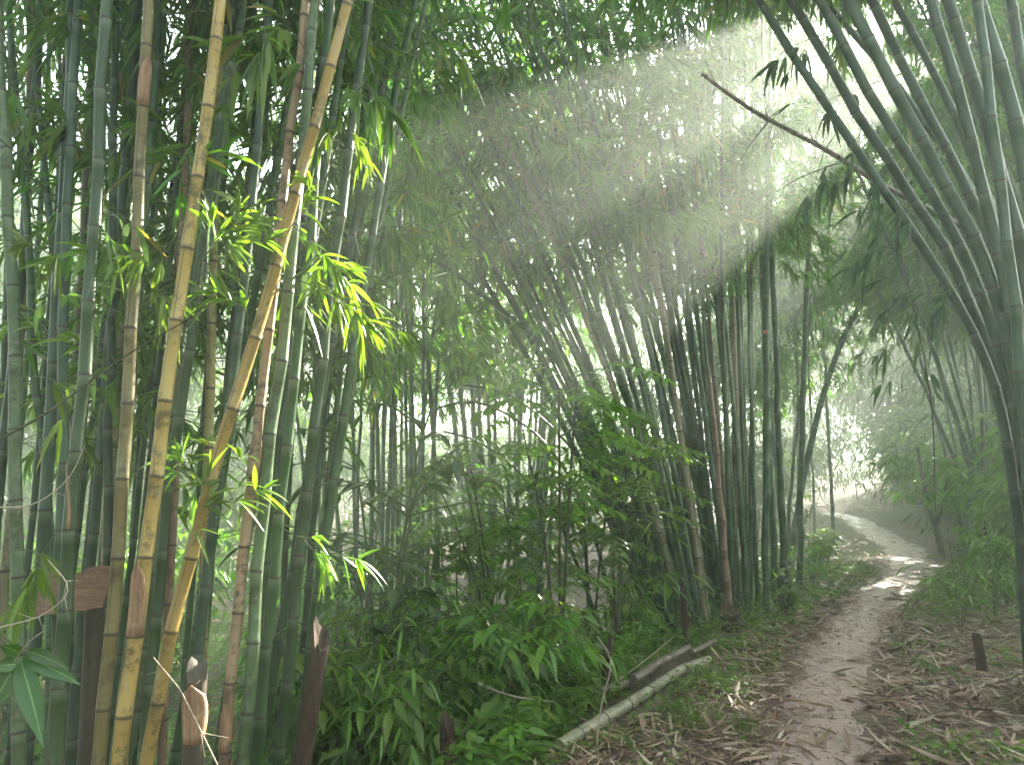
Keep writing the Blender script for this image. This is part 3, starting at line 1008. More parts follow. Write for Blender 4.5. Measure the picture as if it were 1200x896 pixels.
def leafy_stems(o, nst, H, nlv, L, W, lm, ovate=True, arch=.5, sub=3, hi=True, sm='twig_green', down=.25, slim=.006):
    """a shrub: several stems, each a part, with side twigs and alternate leaves"""
    lb = MB()
    for k in range(nst):
        az = rng.uniform(0, 6.28)
        h = H * rng.uniform(.65, 1.1)
        out = np.array([math.cos(az), math.sin(az), 0]) * h * arch * rng.uniform(.3, 1)
        c = Curve(spline([np.zeros(3) + out * .02, out * .2 + [0, 0, h * .4], out * .55 + [0, 0, h * .78], out * 1.1 + [0, 0, h * rng.uniform(.9, 1.02)]], 24))
        mb = MB()
        tube(mb, c, np.linspace(0, c.len, 12), np.linspace(slim, slim * .35, 12) * (H ** .5), 6)
        st = mb.build('stem', M[sm], o)
        KIDS[o.name].append(st)
        for b in range(sub):
            s0 = c.len * rng.uniform(.3, .98)
            a0 = rng.uniform(0, 6.28)
            bl = H * rng.uniform(.16, .42)
            d = np.array([math.cos(a0), math.sin(a0), rng.uniform(.1, .6)])
            p0 = c.at(s0)
            bc = Curve(spline([p0, p0 + d * bl * .5, p0 + d * bl + [0, 0, -bl * .3]], 14))
            tube(lb, bc, np.linspace(0, bc.len, 6), np.linspace(slim * .5, slim * .2, 6) * (H ** .5), 4, mat=1)
            n = max(3, int(nlv / sub))
            sl = bc.len * np.linspace(.15, 1, n)
            p, t = bc.at(sl), bc.tan(sl)
            sd = norm(np.cross(t, np.array([0, 0, 1.0])))
            sg = np.where(np.arange(n) % 2 == 0, 1, -1)[:, None]
            ld = norm(sd * sg + t * .75 + rng.normal(0, .22, (n, 3)) + np.array([0, 0, -down]))
            ld[-1] = norm(t[-1] + np.array([0, 0, -down]))
            leaves(lb, p, ld, norm(np.array([0, 0, 1.0]) + rng.normal(0, .35, (n, 3))), L * rng.uniform(.6, 1.15, n), W * rng.uniform(.75, 1.15, n), .3 * rng.uniform(.3, 1.5, n), .25, 0, hi, ovate)
    fo = lb.build('foliage', [lm, M['twig_green']], o)
    KIDS[o.name].append(fo)


def feathery(o, H, nst=3):
    """sapling with feathered (pinnate) drooping fronds"""
    lb = MB()
    for k in range(nst):
        az = rng.uniform(0, 6.28)
        out = np.array([math.cos(az), math.sin(az), 0]) * H * rng.uniform(.05, .25)
        c = Curve(spline([out * 0, out * .4 + [0, 0, H * .5], out + [0, 0, H * rng.uniform(.85, 1)]], 20))
        mb = MB()
        tube(mb, c, np.linspace(0, c.len, 10), np.linspace(.012, .005, 10), 6)
        KIDS[o.name].append(mb.build('stem', M['twig'], o))
        for f in range(9):
            s0 = c.len * rng.uniform(.45, 1)
            a0 = rng.uniform(0, 6.28)
            fl_ = rng.uniform(.35, .65)
            d = np.array([math.cos(a0), math.sin(a0), .45])
            p0 = c.at(s0)
            fc = Curve(spline([p0, p0 + d * fl_ * .5, p0 + d * fl_ + [0, 0, -fl_ * .42]], 16))
            tube(lb, fc, np.linspace(0, fc.len, 7), np.linspace(.003, .001, 7), 4, mat=1)
            n = 11
            sl = fc.len * np.linspace(.18, 1, n)
            p, t = fc.at(sl), fc.tan(sl)
            sd = norm(np.cross(t, np.array([0, 0, 1.0])))
            for sg in (-1, 1):
                ld = norm(sd * sg + t * .55 + rng.normal(0, .12, (n, 3)) + np.array([0, 0, -.25]))
                leaves(lb, p, ld, norm(np.array([0, 0, 1.0]) + rng.normal(0, .2, (n, 3))), .13 * (1 - .45 * np.linspace(0, 1, n)) * rng.uniform(.8, 1.1, n), .032, .25, .2, 0, False)
    KIDS[o.name].append(lb.build('foliage', [M['leaf_shrub'], M['twig_green']], o))


PROTO = {
    'feather': [proto('feathery_sapling', lambda o: feathery(o, rng.uniform(1.5, 1.9))) for _ in range(2)],
    'dark': [proto('broadleaf_shrub', lambda o: leafy_stems(o, 6, 2.0, 40, .115, .042, M['leaf_deep'], True, .35, 11, down=.6, slim=.008)) for _ in range(2)],
    'herb': [proto('leafy_herb', lambda o: leafy_stems(o, 6, .55, 12, .12, .055, M['leaf_shrub'], True, .8, 3)) for _ in range(4)],
    'young': [proto('young_bamboo', lambda o: leafy_stems(o, 6, 1.15, 22, .19, .026, M['leaf_shrub'], False, .6, 5, down=.35)) for _ in range(4)],
    'bush': [proto('bank_bush', lambda o: leafy_stems(o, 9, 1.5, 42, .2, .062, M['leaf_shrub'], True, .7, 7, down=.45)) for _ in range(3)],
    'blade': [proto('grass_tuft', lambda o: leafy_stems(o, 8, .35, 8, .2, .012, M['cover'], False, .9, 2)) for _ in range(2)],
}
_used = set()
_unused_home = {}


def plant(kind, x, y, label, cat, group, scale=1.0, dz=0.0):
    ps = PROTO[kind]
    p = ps[rng.integers(0, len(ps))]
    loc = (x, y, hz(x, y) - .02 + dz)
    rz = rng.uniform(0, 6.28)
    if p.name not in _used:
        _used.add(p.name)
        p.location, p.rotation_euler, p.scale = [float(v) for v in loc], (0, 0, rz), (scale,) * 3
        tag(p, label, cat, group)
        return p
    c = copy_tree(p, loc, rz, scale, label, group, (rng.normal(0, .06), rng.normal(0, .06)))
    c['category'] = cat
    return c


def xy(px, py, d):
    p = P(px, py, d)
    return p[0], p[1]


# saplings over the fallen culms
for px, d, s, lab in ((590, 6.6, 1.05, 'feathery green sapling with drooping fronds behind the stubby black stump'), (655, 6.2, 1.1, 'tallest feathery sapling, behind the middle of the fallen culms'), (720, 7.2, 1.0, 'feathery sapling at the foot of the fan shaped clump'),
                      (540, 8.2, 1.0, 'feathery sapling before the upright stand in the hollow'), (625, 8.6, 1.15, 'pale feathery sapling in front of the misty opening'), (690, 9.3, 1.2, 'hazy feathery sapling behind the others against the fan shaped clump')):
    plant('feather', *xy(px, 600, d), lab, 'sapling', 'feathery saplings', s * 1.38)
for px, d, s, lab in ((455, 5.6, 1.22, 'tall dark shrub with drooping glossy leaves right of the near grove'), (405, 6.6, .95, 'dark leaved shrub between the near grove and the tall dark shrub'), (500, 6.9, .9, 'low dark shrub under the tall dark one')):
    plant('dark', *xy(px, 600, d), lab, 'shrub', 'dark shrubs', s * 1.2)
for k in range(70):
    px, d = rng.uniform(-20, 760), rng.uniform(3.9, 8.5)
    x, y = xy(px, 700, d)
    if x - xc(y) > -1.75:
        continue
    plant('herb', x, y, 'low broad leaved herb in the hollow about the near grove and fallen culms', 'herb', 'herbs in the hollow', rng.uniform(.7, 1.35))
for k in range(34):
    px, d = rng.uniform(340, 850), rng.uniform(4.6, 9.5)
    x, y = xy(px, 700, d)
    if x - xc(y) > -1.9:
        continue
    plant('young', x, y, 'knee high bamboo seedling in the hollow before the clumps', 'young bamboo', 'bamboo seedlings in the hollow', rng.uniform(.7, 1.15))
for k in range(16):
    px, d = rng.uniform(880, 1000), rng.uniform(9.0, 18)
    x, y = xy(px, 600, d)
    if x - xc(y) > -.8:
        continue
    plant('herb', x, y, 'bright leafy herb between the fan shaped clump and the path bend', 'herb', 'herbs by the path bend', rng.uniform(.9, 1.6))
for k in range(70):
    y = 8.0 + 19 * (k / 70) ** 1.3 + rng.uniform(-.4, .4)
    dd = rng.uniform(1.7, 3.6) + .05 * (y - 9) * rng.uniform(0, 1)
    x = xc(y) + dd
    if x > .74 * y + .6:
        dd = rng.uniform(1.05, 1.7)
        x = xc(y) + dd
    big = dd > 1.6
    plant('bush' if big else 'young', x, y, 'leafy bush on the bank right of the path' if big else 'bamboo seedling at the foot of the bank right of the path', 'bush' if big else 'young bamboo',
          'bushes on the bank' if big else 'bamboo seedlings on the bank', (.6 + .2 * (dd - 1.4) + .04 * (y - 8)) * rng.uniform(.9, 1.3) if big else rng.uniform(.45, .8))
for k in range(18):
    y = rng.uniform(9.5, 20)
    x = xc(y) + rng.uniform(1.7, 2.9)
    plant('feather' if k % 3 else 'dark', x, y, 'feathery sapling among the bank bushes' if k % 3 else 'dark glossy shrub among the bank bushes', 'sapling' if k % 3 else 'shrub', 'feathery saplings on the bank' if k % 3 else 'dark shrubs on the bank', rng.uniform(.9, 1.4))
for k in range(34):
    y = rng.uniform(23, 34)
    x = y * rng.uniform(.36, .72)
    if abs(x - xc(y)) < 2.6 or (x < xc(y) and y < 30):
        continue
    plant('bush', x, y, 'misty bush where the path disappears', 'bush', 'misty bushes at the end of the path', rng.uniform(1.6, 3.0))
for k in range(44):
    y = rng.uniform(8.5, 24)
    px = rng.uniform(-80, 520) if k % 2 else rng.uniform(-80, 380)
    plant('bush', *xy(px, 600, y), 'shadowy bush in the hollow behind the clumps', 'bush', 'bushes in the hollow', rng.uniform(.9, 1.5))

for k in range(16):
    px, d = rng.uniform(400, 720), rng.uniform(4.6, 7.5)
    x, y = xy(px, 700, d)
    if x - xc(y) > -2.3:
        continue
    plant('bush', x, y, 'fresh green leafy bush in the hollow above the fallen culms', 'bush', 'bushes in the near hollow', rng.uniform(.55, .85))
# dark trunks in the bank foliage
for px, py, d, lab in ((1098, 560, 15.5, 'thin dark forked trunk among the bushes of the bank'),):
    x, y = xy(px, py, d)
    b = np.array([x, y, hz(x, y) - .05])
    root = empty('small_tree', b)
    tag(root, lab, 'tree')
    mb = MB()
    c = Curve(spline([b, b + [-.08, 0, .6], b + [-.25, 0, 1.3], b + [-.3, .1, 2.3]], 20))
    tube(mb, c, np.linspace(0, c.len, 12), np.linspace(.07, .03, 12), 8)
    c2 = Curve(spline([b + [-.1, 0, .7], b + [.1, 0, 1.2], b + [.35, .1, 2.1]], 20))
    tube(mb, c2, np.linspace(0, c2.len, 12), np.linspace(.045, .02, 12), 8)
    mb.build('trunk', M['twig'], root, shift=b)
    mb = MB()
    n = 60
    cc = [c, c2]
    a = np.concatenate([q.at(rng.uniform(.5, 1, n // 2) * q.len) for q in cc])
    az = rng.uniform(0, 6.28, n)
    sprays(mb, a, np.stack([np.cos(az), np.sin(az), rng.uniform(0, .7, n)], 1), .7, 4, 7, .14, .045)
    mb.build('crown', [M['leaf_shrub'], M['twig']], root, shift=b)

# ------------------------------------------------------------------ low cover and litter (nobody could count them)
def scatter(n, f, ylo, yhi, dlo, dhi, pw=1.0):
    y = ylo + (yhi - ylo) * rng.uniform(0, 1, n) ** pw
    d = rng.uniform(dlo, dhi, n)
    x = xc(y) + d
    keep = rng.uniform(0, 1, n) < f(x, y, d)
    return x[keep], y[keep], d[keep]


def clumpy(x, y, s=1.0, o=0.0):
    return sstep(.5 + .9 * noise(x + o, y - o, s))


mb = MB()


_line = []
for t in (((655, 888), (738, 836), (800, 795), (832, 782)), ((742, 817), (790, 785), (806, 776))):
    g = np.array([ground_hit(*q)[:2] for q in t])
    for a, b in zip(g[:-1], g[1:]):
        _line += [a + (b - a) * q for q in np.linspace(0, 1, 14)]
POLE_ON[0] = np.array(_line)


def cover_density(x, y, d):
    left = sstep((-d - .5 - .25 * noise(x, y, 1.2)) / .35) * sstep((y - 4.0) / 2.2) * (.45 + .55 * clumpy(x, y, 1.1))
    right = sstep((d - .55) / .5) * sstep((y - 6.8) / 2.5) * (.2 + .8 * clumpy(x, y, 1.3, 3))
    near = .5 * sstep((clumpy(x, y, 2.1, 7) - .72) / .2) * (np.abs(d) > .5)
    return np.clip(left + right + near, 0, 1)


for (n, ylo, yhi, dlo, dhi, s, pw) in ((110000, 3.6, 14, -2.6, 2.8, 1.35, 1.0), (26000, 13, 36, -7, 7, 2.2, 1.2)):
    x, y, d = scatter(n, cover_density, ylo, yhi, dlo, dhi, pw)
    k = len(x)
    hh = rng.uniform(0, .15, k) * s ** .5 * clumpy(x, y, 1.6)
    z = height(x, y) + hh + .015
    az = rng.uniform(0, 6.28, k)
    dirs = np.stack([np.cos(az), np.sin(az), rng.uniform(-.1, .9, k)], 1)
    nn = norm(np.array([0, 0, 1.0]) + rng.normal(0, .4, (k, 3)))
    blade = rng.uniform(0, 1, k) < .35
    L = np.where(blade, rng.uniform(.05, .13, k), rng.uniform(.02, .05, k)) * s
    W = np.where(blade, .008, L * .55)
    leaves(mb, np.stack([x, y, z], 1), dirs, nn, L, W, .3, .2, 0)
tag(mb.build('ground_cover', [M['cover']]), None, None, kind='stuff')

# hollow floor: dense low leaves
mb = MB()
k = 70000
px, dd = rng.uniform(-120, 860, k), 3.4 + 12 * rng.uniform(0, 1, k) ** 1.4
x = (px - CX) / FPX * dd
y = dd
keep = (x - xc(y) < -1.6)
x, y = x[keep], y[keep]
k = len(x)
z = height(x, y) + rng.uniform(0, .42, k) * clumpy(x, y, 1.4) + .01
az = rng.uniform(0, 6.28, k)
leaves(mb, np.stack([x, y, z], 1), np.stack([np.cos(az), np.sin(az), rng.uniform(-.2, .7, k)], 1), norm(np.array([0, 0, 1.0]) + rng.normal(0, .4, (k, 3))),
       rng.uniform(.05, .13, k), rng.uniform(.02, .045, k), .35, .2, 0)
tag(mb.build('undergrowth', [M['leaf_shrub']]), None, None, kind='stuff')
POLE_ON[0] = None

mb = MB()


def litter_density(x, y, d):
    a = np.abs(d)
    on = .09 + .91 * sstep((a - .16 - .12 * noise(x, y, 1.7)) / .32)
    fade = 1 - .75 * sstep((y - 8) / 6)
    lf = np.where(d < 0, 1 - sstep((-d - np.where(y > 5.2, .75, 1.2)) / .45), 1 - .6 * sstep((d - 2.2) / 1.0))
    return on * fade * lf * (.55 + .45 * clumpy(x, y, 1.9, 4))


x, y, d = scatter(50000, litter_density, 2.6, 16, -1.7, 3.4, 1.35)
k = len(x)
kind = rng.uniform(0, 1, k)
L = np.where(kind < .92, rng.uniform(.05, .17, k), rng.uniform(.14, .3, k))
W = np.where(kind < .92, rng.uniform(.008, .021, k), rng.uniform(.02, .045, k))
z = height(x, y) + .024 + rng.uniform(0, .035, k) * sstep((np.abs(d) - .3) / .4)
az = rng.uniform(0, 6.28, k)
leaves(mb, np.stack([x, y, z], 1), np.stack([np.cos(az), np.sin(az), rng.normal(.08, .14, k)], 1), norm(np.array([0, 0, 1.0]) + rng.normal(0, .35, (k, 3))), L, W, rng.normal(.05, .2, k), rng.uniform(-.5, .7, k)[:, None], 0, True)
tag(mb.build('leaf_litter', [M['litter']]), None, None, kind='stuff')
# grit and small stones trodden into the path
mb2 = MB()
x, y, d = scatter(3200, lambda x, y, d: np.ones_like(x), 3.0, 13, -.5, .5, 1.5)
k = len(x)
octv = np.array([[1, 0, 0], [0, 1, 0], [-1, 0, 0], [0, -1, 0], [0, 0, 1], [0, 0, -1]], float)
sz = rng.uniform(.003, .011, (k, 1, 1)) * rng.uniform(.6, 1.2, (k, 6, 1))
pv_ = octv[None] * sz * np.array([1, 1, .6]) + np.stack([x, y, height(x, y) + .012], 1)[:, None]
o_ = (np.arange(k) * 6)[:, None]
mb2.add(pv_.reshape(-1, 3), None, np.concatenate([o_ + np.array(t) for t in ([0, 1, 4], [1, 2, 4], [2, 3, 4], [3, 0, 4], [1, 0, 5], [2, 1, 5], [3, 2, 5], [0, 3, 5])]))
tag(mb2.build('gravel', [simple_mat('small_stone', (.06, .045, .04), (.24, .19, .17), 30)]), None, None, kind='stuff')
# fine twig litter
mb = MB()
x, y, d = scatter(1500, litter_density, 2.8, 12, -1.6, 3, 1.2)
k = len(x)
az = rng.uniform(0, 6.28, k)
ln = rng.uniform(.06, .4, k)
p0 = np.stack([x, y, height(x, y) + .012], 1)
x2, y2 = x + np.cos(az) * ln, y + np.sin(az) * ln
sticks(mb, p0, np.stack([x2, y2, height(x2, y2) + rng.uniform(.008, .03, k)], 1), rng.uniform(.0015, .004, k), .0015, 0)
tag(mb.build('twig_litter', [M['twig_pale']]), None, None, kind='stuff')

# ------------------------------------------------------------------ single fallen and broken pieces
def fallen(pxs, r0, r1, mat, name, label, cat, inter=.4, lift=.03, sides=12, culm=True):
    pts = []
    for x, y in pxs:
        g = ground_hit(x, y)
        pts.append(np.array([g[0], g[1], hz(g[0], g[1]) + lift + (.025 if culm else 0)]))
    c = Curve(spline(pts, 40))
    b = c.p[0]
    root = empty(name, b)
    tag(root, label, cat)
    mb = MB()
    if culm:
        culm_stem(mb, c, r0, r1, inter, sides)
    else:
        ss = np.linspace(0, c.len, 24)
        tube(mb, c, ss, (r0 + (r1 - r0) * ss / c.len) * (1 + .12 * np.sin(ss * 23) + rng.normal(0, .05, 24)), sides, ref=(0, 0, 1))
    mb.build('stem', M[mat], root, shift=b)
    return root, c, b


fallen([(655, 888), (738, 836), (800, 795), (832, 782)], .043, .036, 'log', 'fallen_culm', 'pale grey green fallen culm lying along the path verge, nearer of two', 'fallen bamboo', .38, .04)
fallen([(742, 817), (790, 785), (806, 776)], .036, .03, 'log_dark', 'fallen_culm', 'short dark grey culm lying behind the pale fallen one', 'fallen bamboo', .3, .1)
fallen([(520, 896), (600, 862), (680, 832), (745, 812)], .02, .03, 'log_dark', 'fallen_culm', 'long thin weathered culm running down into the hollow', 'fallen bamboo', .36, .06)
fallen([(810, 776), (838, 760)], .03, .022, 'log_dark', 'fallen_culm', 'grey culm butt poking out beyond the top of the fallen pair', 'fallen bamboo', .3, .05)
fallen([(918, 698), (955, 694), (992, 697)], .05, .035, 'rot', 'fallen_log', 'short dark rotting log at the left edge of the path', 'log', lift=.05, culm=False)
fallen([(978, 692), (1000, 668), (1010, 655)], .035, .02, 'twig_pale', 'fallen_branch', 'pale split branch leaning beyond the dark log', 'branch', lift=.06, culm=False)
fallen([(925, 640), (948, 668), (965, 690)], .018, .012, 'twig_pale', 'fallen_branch', 'thin pale branch slanting down to the dark log', 'branch', lift=.2, culm=False)
fallen([(955, 668), (985, 652), (1012, 637)], .022, .012, 'twig', 'fallen_branch', 'dark branch pointing up across the verge at the path bend', 'branch', lift=.15, culm=False)
fallen([(1035, 806), (1075, 803), (1105, 800)], .03, .014, 'sheath', 'dry_sheath', 'long rolled reddish brown sheath lying across the litter', 'dry sheath', lift=.03, culm=False)
fallen([(1152, 690), (1168, 684), (1184, 682)], .03, .02, 'rot', 'fallen_branch', 'stubby black branch on the bank below the right fan', 'branch', lift=.05, culm=False)
fallen([(888, 818), (930, 824), (976, 831)], .016, .006, 'sheath', 'dry_sheath', 'curled dark sheath pointing into the path', 'dry sheath', lift=.02, culm=False)
fallen([(1060, 860), (1090, 848), (1130, 840)], .022, .01, 'twig_pale', 'dry_sheath', 'pale bleached sheath strip in the litter at the right', 'dry sheath', lift=.03, culm=False)


def upright(px, py_top, d, r, lean, mat, name, label, cat, jag=.06, top=None, sides=14, bottom_r=1.15):
    t = P(px, py_top, d)
    x, y = t[0] - lean * t[2], t[1]
    b = np.array([x, y, hz(x, y) - .08])
    c = Curve(spline([b, (b + t) / 2 + [r * .3, 0, 0], t], 20))
    root = empty(name, b)
    tag(root, label, cat)
    mb = MB()
    m = 16
    ss = np.linspace(0, c.len, m)
    p, tt = c.at(ss), c.tan(ss)
    an = np.linspace(0, 2 * math.pi, sides, endpoint=False)
    rr = r * np.linspace(bottom_r, .95, m)[:, None] * (1 + .08 * np.sin(an * 3 + 1)[None] + rng.normal(0, .03, (m, sides)))
    s = norm(np.cross(tt, np.array([0, 1.0, 0])))
    bb = np.cross(tt, s)
    v = p[:, None] + (s[:, None] * np.cos(an)[None, :, None] + bb[:, None] * np.sin(an)[None, :, None]) * rr[..., None]
    v[-1, :, 2] += jag * (1.1 * np.cos(an - rng.uniform(0, 6)) + rng.uniform(-.8, .8, sides))
    v[-2, :, 2] -= jag * .6
    i, j = np.meshgrid(np.arange(m - 1), np.arange(sides), indexing='ij')
    mb.add(v.reshape(-1, 3), np.stack([(i * sides + j).ravel(), (i * sides + (j + 1) % sides).ravel(), ((i + 1) * sides + (j + 1) % sides).ravel(), ((i + 1) * sides + j).ravel()], 1))
    ring = np.vstack([v[-1], v[-1].mean(0) - [0, 0, jag]])
    mb.add(ring, None, [[q, (q + 1) % sides, sides] for q in range(sides)])
    mb.build('stump', M[mat], root, shift=b)
    return root, c, b


upright(377, 745, 3.1, .036, .19, 'rot', 'broken_stump', 'dark rotten broken stump leaning right beside the near grove', 'stump', .05)
root, c, b = upright(232, 785, 2.75, .036, .03, 'brown', 'broken_stump', 'cut brown culm stump with torn sheath inside the near grove', 'stump', .03)
CURVES[root.name] = c
sheath_part(root, c, c.len - .24, .036, b, .2, .6, 1.6)
upright(525, 850, 4.4, .045, .1, 'rot', 'broken_stump', 'stubby black stump at the bottom of the hollow', 'stump', .09)
upright(1145, 746, 6.0, .036, -.03, 'rot', 'broken_stump', 'small dark stump standing in the litter on the bank', 'stump', .03)
upright(917, 672, 9.35, .085, .0, 'tan', 'broken_stump', 'fat brown stub around the foot of the lone straight culm', 'stump', .04)
upright(855, 715, 8.0, .1, .02, 'rot', 'broken_stump', 'crumbling brown stump at the base of the fan shaped clump', 'stump', .06)
upright(112, 700, 3.5, .04, -.02, 'brown', 'broken_stump', 'decayed brown stub under the broken board', 'stump', .05)
upright(712, 760, 6.0, .04, .1, 'rot', 'broken_stump', 'dark splintered stump under the tallest feathery sapling', 'stump', .1)
upright(800, 690, 7.5, .03, -.05, 'rot', 'broken_stump', 'thin black stub among the shrubs before the fan shaped clump', 'stump', .1)

# the broken board wedged between the culms
b = P(104, 690, 3.3)
root = empty('broken_board', b)
tag(root, 'broken reddish brown board wedged between culms of the near grove', 'board')
mb = MB()
xs, zs = np.linspace(-.235, .072, 10), np.linspace(-.085, .085, 7)
fr_, bk = [], []
torn = np.array([.0, .006, -.008, .007, -.004, -.012, .004, .009, .003, -.008])
for zi, z in enumerate(zs):
    for xi, x in enumerate(xs):
        e = torn[xi] * (1.0 if zi == 6 else 0) + (torn[9 - xi] * .35 if zi == 0 else 0) + x * .12
        y = .03 * math.sin(z * 11 + .4) + .012 * math.sin(x * 17)
        fr_.append((x + z * .1, y, z + e))
        bk.append((x + z * .1, y + .014, z + e))
i, j = np.meshgrid(np.arange(6), np.arange(9), indexing='ij')
a = (i * 10 + j).ravel()
q = np.stack([a, a + 1, a + 11, a + 10], 1)
mb.add(fr_ + bk, np.concatenate([q, q[:, ::-1] + 70]))
edge = [k for k in range(10)] + [k * 10 + 9 for k in range(1, 7)] + [60 + k for k in range(8, -1, -1)] + [k * 10 for k in range(5, 0, -1)]
mb.add(fr_ + bk, [[edge[k], edge[k - 1], edge[k - 1] + 70, edge[k] + 70] for k in range(len(edge))])
mb.build('plank', M['board'], root, smooth=False)
b2 = P(46, 706, 3.5)
# loose bare twigs crossing the grove
for tr, d, r, lab in (([(-10, 520), (60, 480), (150, 415), (241, 363)], 2.75, .005, 'long dark twig slanting up across the near grove'),
                      ([(-10, 595), (40, 590), (80, 560), (100, 520)], 2.8, .003, 'thin crooked twig at the edge of the near grove'),
                      ([(255, 896), (215, 815), (205, 800), (180, 770)], 2.6, .003, 'pale straw thin stalk crossing the foot of the yellow culms'),
                      ([(0, 735), (50, 720), (80, 690), (56, 655)], 2.7, .003, 'bare pale twig bent near the border by the board'),
                      ([(697, 896), (704, 830), (716, 775), (700, 745)], 4.6, .006, 'thin pale dead stem standing up through the thin fallen culm'),
                      ([(640, 860), (700, 815), (760, 770), (790, 745)], 5.6, .006, 'dry branch tangled above the fallen culms'),
                      ([(560, 800), (600, 815), (650, 822)], 5.0, .008, 'brown horizontal twig among herbs of the hollow')):
    c = Curve(spline([P(x, y, d) for x, y in tr], 24))
    root = empty('bare_twig', c.p[0])
    tag(root, lab, 'twig')
    mb = MB()
    tube(mb, c, np.linspace(0, c.len, 16), np.linspace(r, r * .5, 16), 6)
    s = rng.uniform(.2, .9, 5) * c.len
    a = c.at(s)
    sticks(mb, a, a + norm(rng.normal(0, 1, (5, 3))) * .09, r * .5, r * .2)
    mb.build('stem', M['twig' if r == .005 else 'twig_pale'], root, shift=c.p[0])

# big broad leaves hanging into the lower corner
root = empty('leafy_sprig', P(-14, 840, 1.9))
tag(root, 'sprig of large broad drooping green leaves in the lower corner by the border', 'sprig')
base = np.array(root.location)
c = Curve(spline([P(-60, 900, 1.9), P(-14, 840, 1.9), P(22, 765, 1.85), P(52, 738, 1.85)], 20))
mb = MB()
tube(mb, c, np.linspace(0, c.len, 10), np.linspace(.0022, .0012, 10), 6)
mb.build('stem', M['twig_pale'], root, shift=base)
for (x0, y0), (x1, y1), w in (((24, 772), (52, 862), .052), ((26, 768), (96, 792), .04), ((20, 776), (-25, 850), .045), ((30, 762), (82, 776), .03), ((20, 778), (-8, 778), .036), ((24, 766), (0, 750), .03)):
    a, e = P(x0, y0, 1.86), P(x1, y1, 1.8 + rng.uniform(-.05, .05))
    mb = MB()
    leaves(mb, [a], [e - a], [[.25, -1, .45]], np.linalg.norm(e - a), w, .12, .3, 0, True, True)
    mb.build('leaf', M['leaf_big'], root, shift=base)
# right lower corner green leaves
root = empty('leafy_sprig', ground_hit(1185, 890))
tag(root, 'dark green rosette of leaves in the lower right corner of the litter', 'sprig')
base = np.array(root.location)
for k in range(9):
    az = k * .75
    mb = MB()
    leaves(mb, [base + [0, 0, .05]], [[math.cos(az), math.sin(az), .35]], [[0, 0, 1]], rng.uniform(.1, .17), .06, .35, .25, 0, True, True)
    mb.build('leaf', M['leaf_big'], root, shift=base)
root = empty('leafy_sprig', ground_hit(1105, 790))
tag(root, 'yellowish wilted leaves beside the long rolled sheath', 'sprig')
base = np.array(root.location)
for k in range(5):
    az = 1.2 * k
    mb = MB()
    leaves(mb, [base + [0, 0, .03]], [[math.cos(az), math.sin(az), .3]], [[0, 0, 1]], rng.uniform(.12, .2), .065, .3, .25, 0, True, True)
    mb.build('leaf', M['cover'], root, shift=base)
for k in range(14):
    px, py = random.choice([(820, 810), (870, 840), (840, 860), (1000, 745), (1110, 780), (1060, 740), (880, 800), (1090, 700), (790, 850)])
    g = ground_hit(px + rng.uniform(-30, 30), py + rng.uniform(-14, 14))
    if abs(g[0] - xc(g[1])) < .45:
        continue
    plant('blade', g[0], g[1], 'small tuft of fresh grass sprouting from the litter', 'grass tuft', 'grass tufts in the litter', rng.uniform(.35, .6))

for ps in PROTO.values():
    for p in ps:
        if p.name not in _used:
            for ch in list(p.children):
                bpy.data.objects.remove(ch)
            bpy.data.objects.remove(p)

# tiny red flower in the clump
p = P(896, 389, 8.6)
root = empty('red_flower', p)
tag(root, 'tiny red flower caught on a culm of the fan shaped clump', 'flower')
mb = MB()
for k in range(7):
    az = k * .9
    leaves(mb, [[0, 0, 0]], [[math.cos(az), -.5, math.sin(az)]], [[0, -1, .1]], .024, .02, .1, .3, 0, True, True)
mb.build('petals', M['flower'], root)
mb = MB()
sticks(mb, [[0, 0, 0]], [[.03, .12, -.06]], .004, .003)
mb.build('stalk', M['twig_green'], root)

# keep the fallen culms clear of plants grown over them
_poles = [np.array([ground_hit(*q)[:2] for q in t]) for t in (((655, 888), (700, 861), (738, 836), (770, 815), (800, 795), (832, 782)), ((742, 817), (790, 785), (806, 776)))]
for o in [o for o in bpy.data.objects if o.parent is None and o.get('category') in ('bush', 'herb', 'young bamboo')]:
    dist = min(np.linalg.norm(t - np.array(o.location)[:2], axis=1).min() for t in _poles)
    if dist < (.85 if o['category'] == 'bush' else .4):
        for ch in list(o.children):
            bpy.data.objects.remove(ch)
        bpy.data.objects.remove(o)

# ------------------------------------------------------------------ far wood: one mass of foliage in the haze
def leaf_cloud(mb, centres, radii, n, L, W, flat=.6):
    idx = rng.integers(0, len(centres), n)
    v = norm(rng.normal(0, 1, (n, 3)))
    rad = rng.uniform(.35, 1, n) ** .6
    p = centres[idx] + v * rad[:, None] * radii[idx][:, None] * np.array([1, 1, flat])
    d = norm(v * .5 + rng.normal(0, .6, (n, 3)) + np.array([0, 0, -.6]))
    leaves(mb, p, d, norm(rng.normal(0, .6, (n, 3)) + np.array([0, 0, .8])), L * rng.uniform(.6, 1.3, n), W * rng.uniform(.7, 1.2, n), .3, .2, 0)


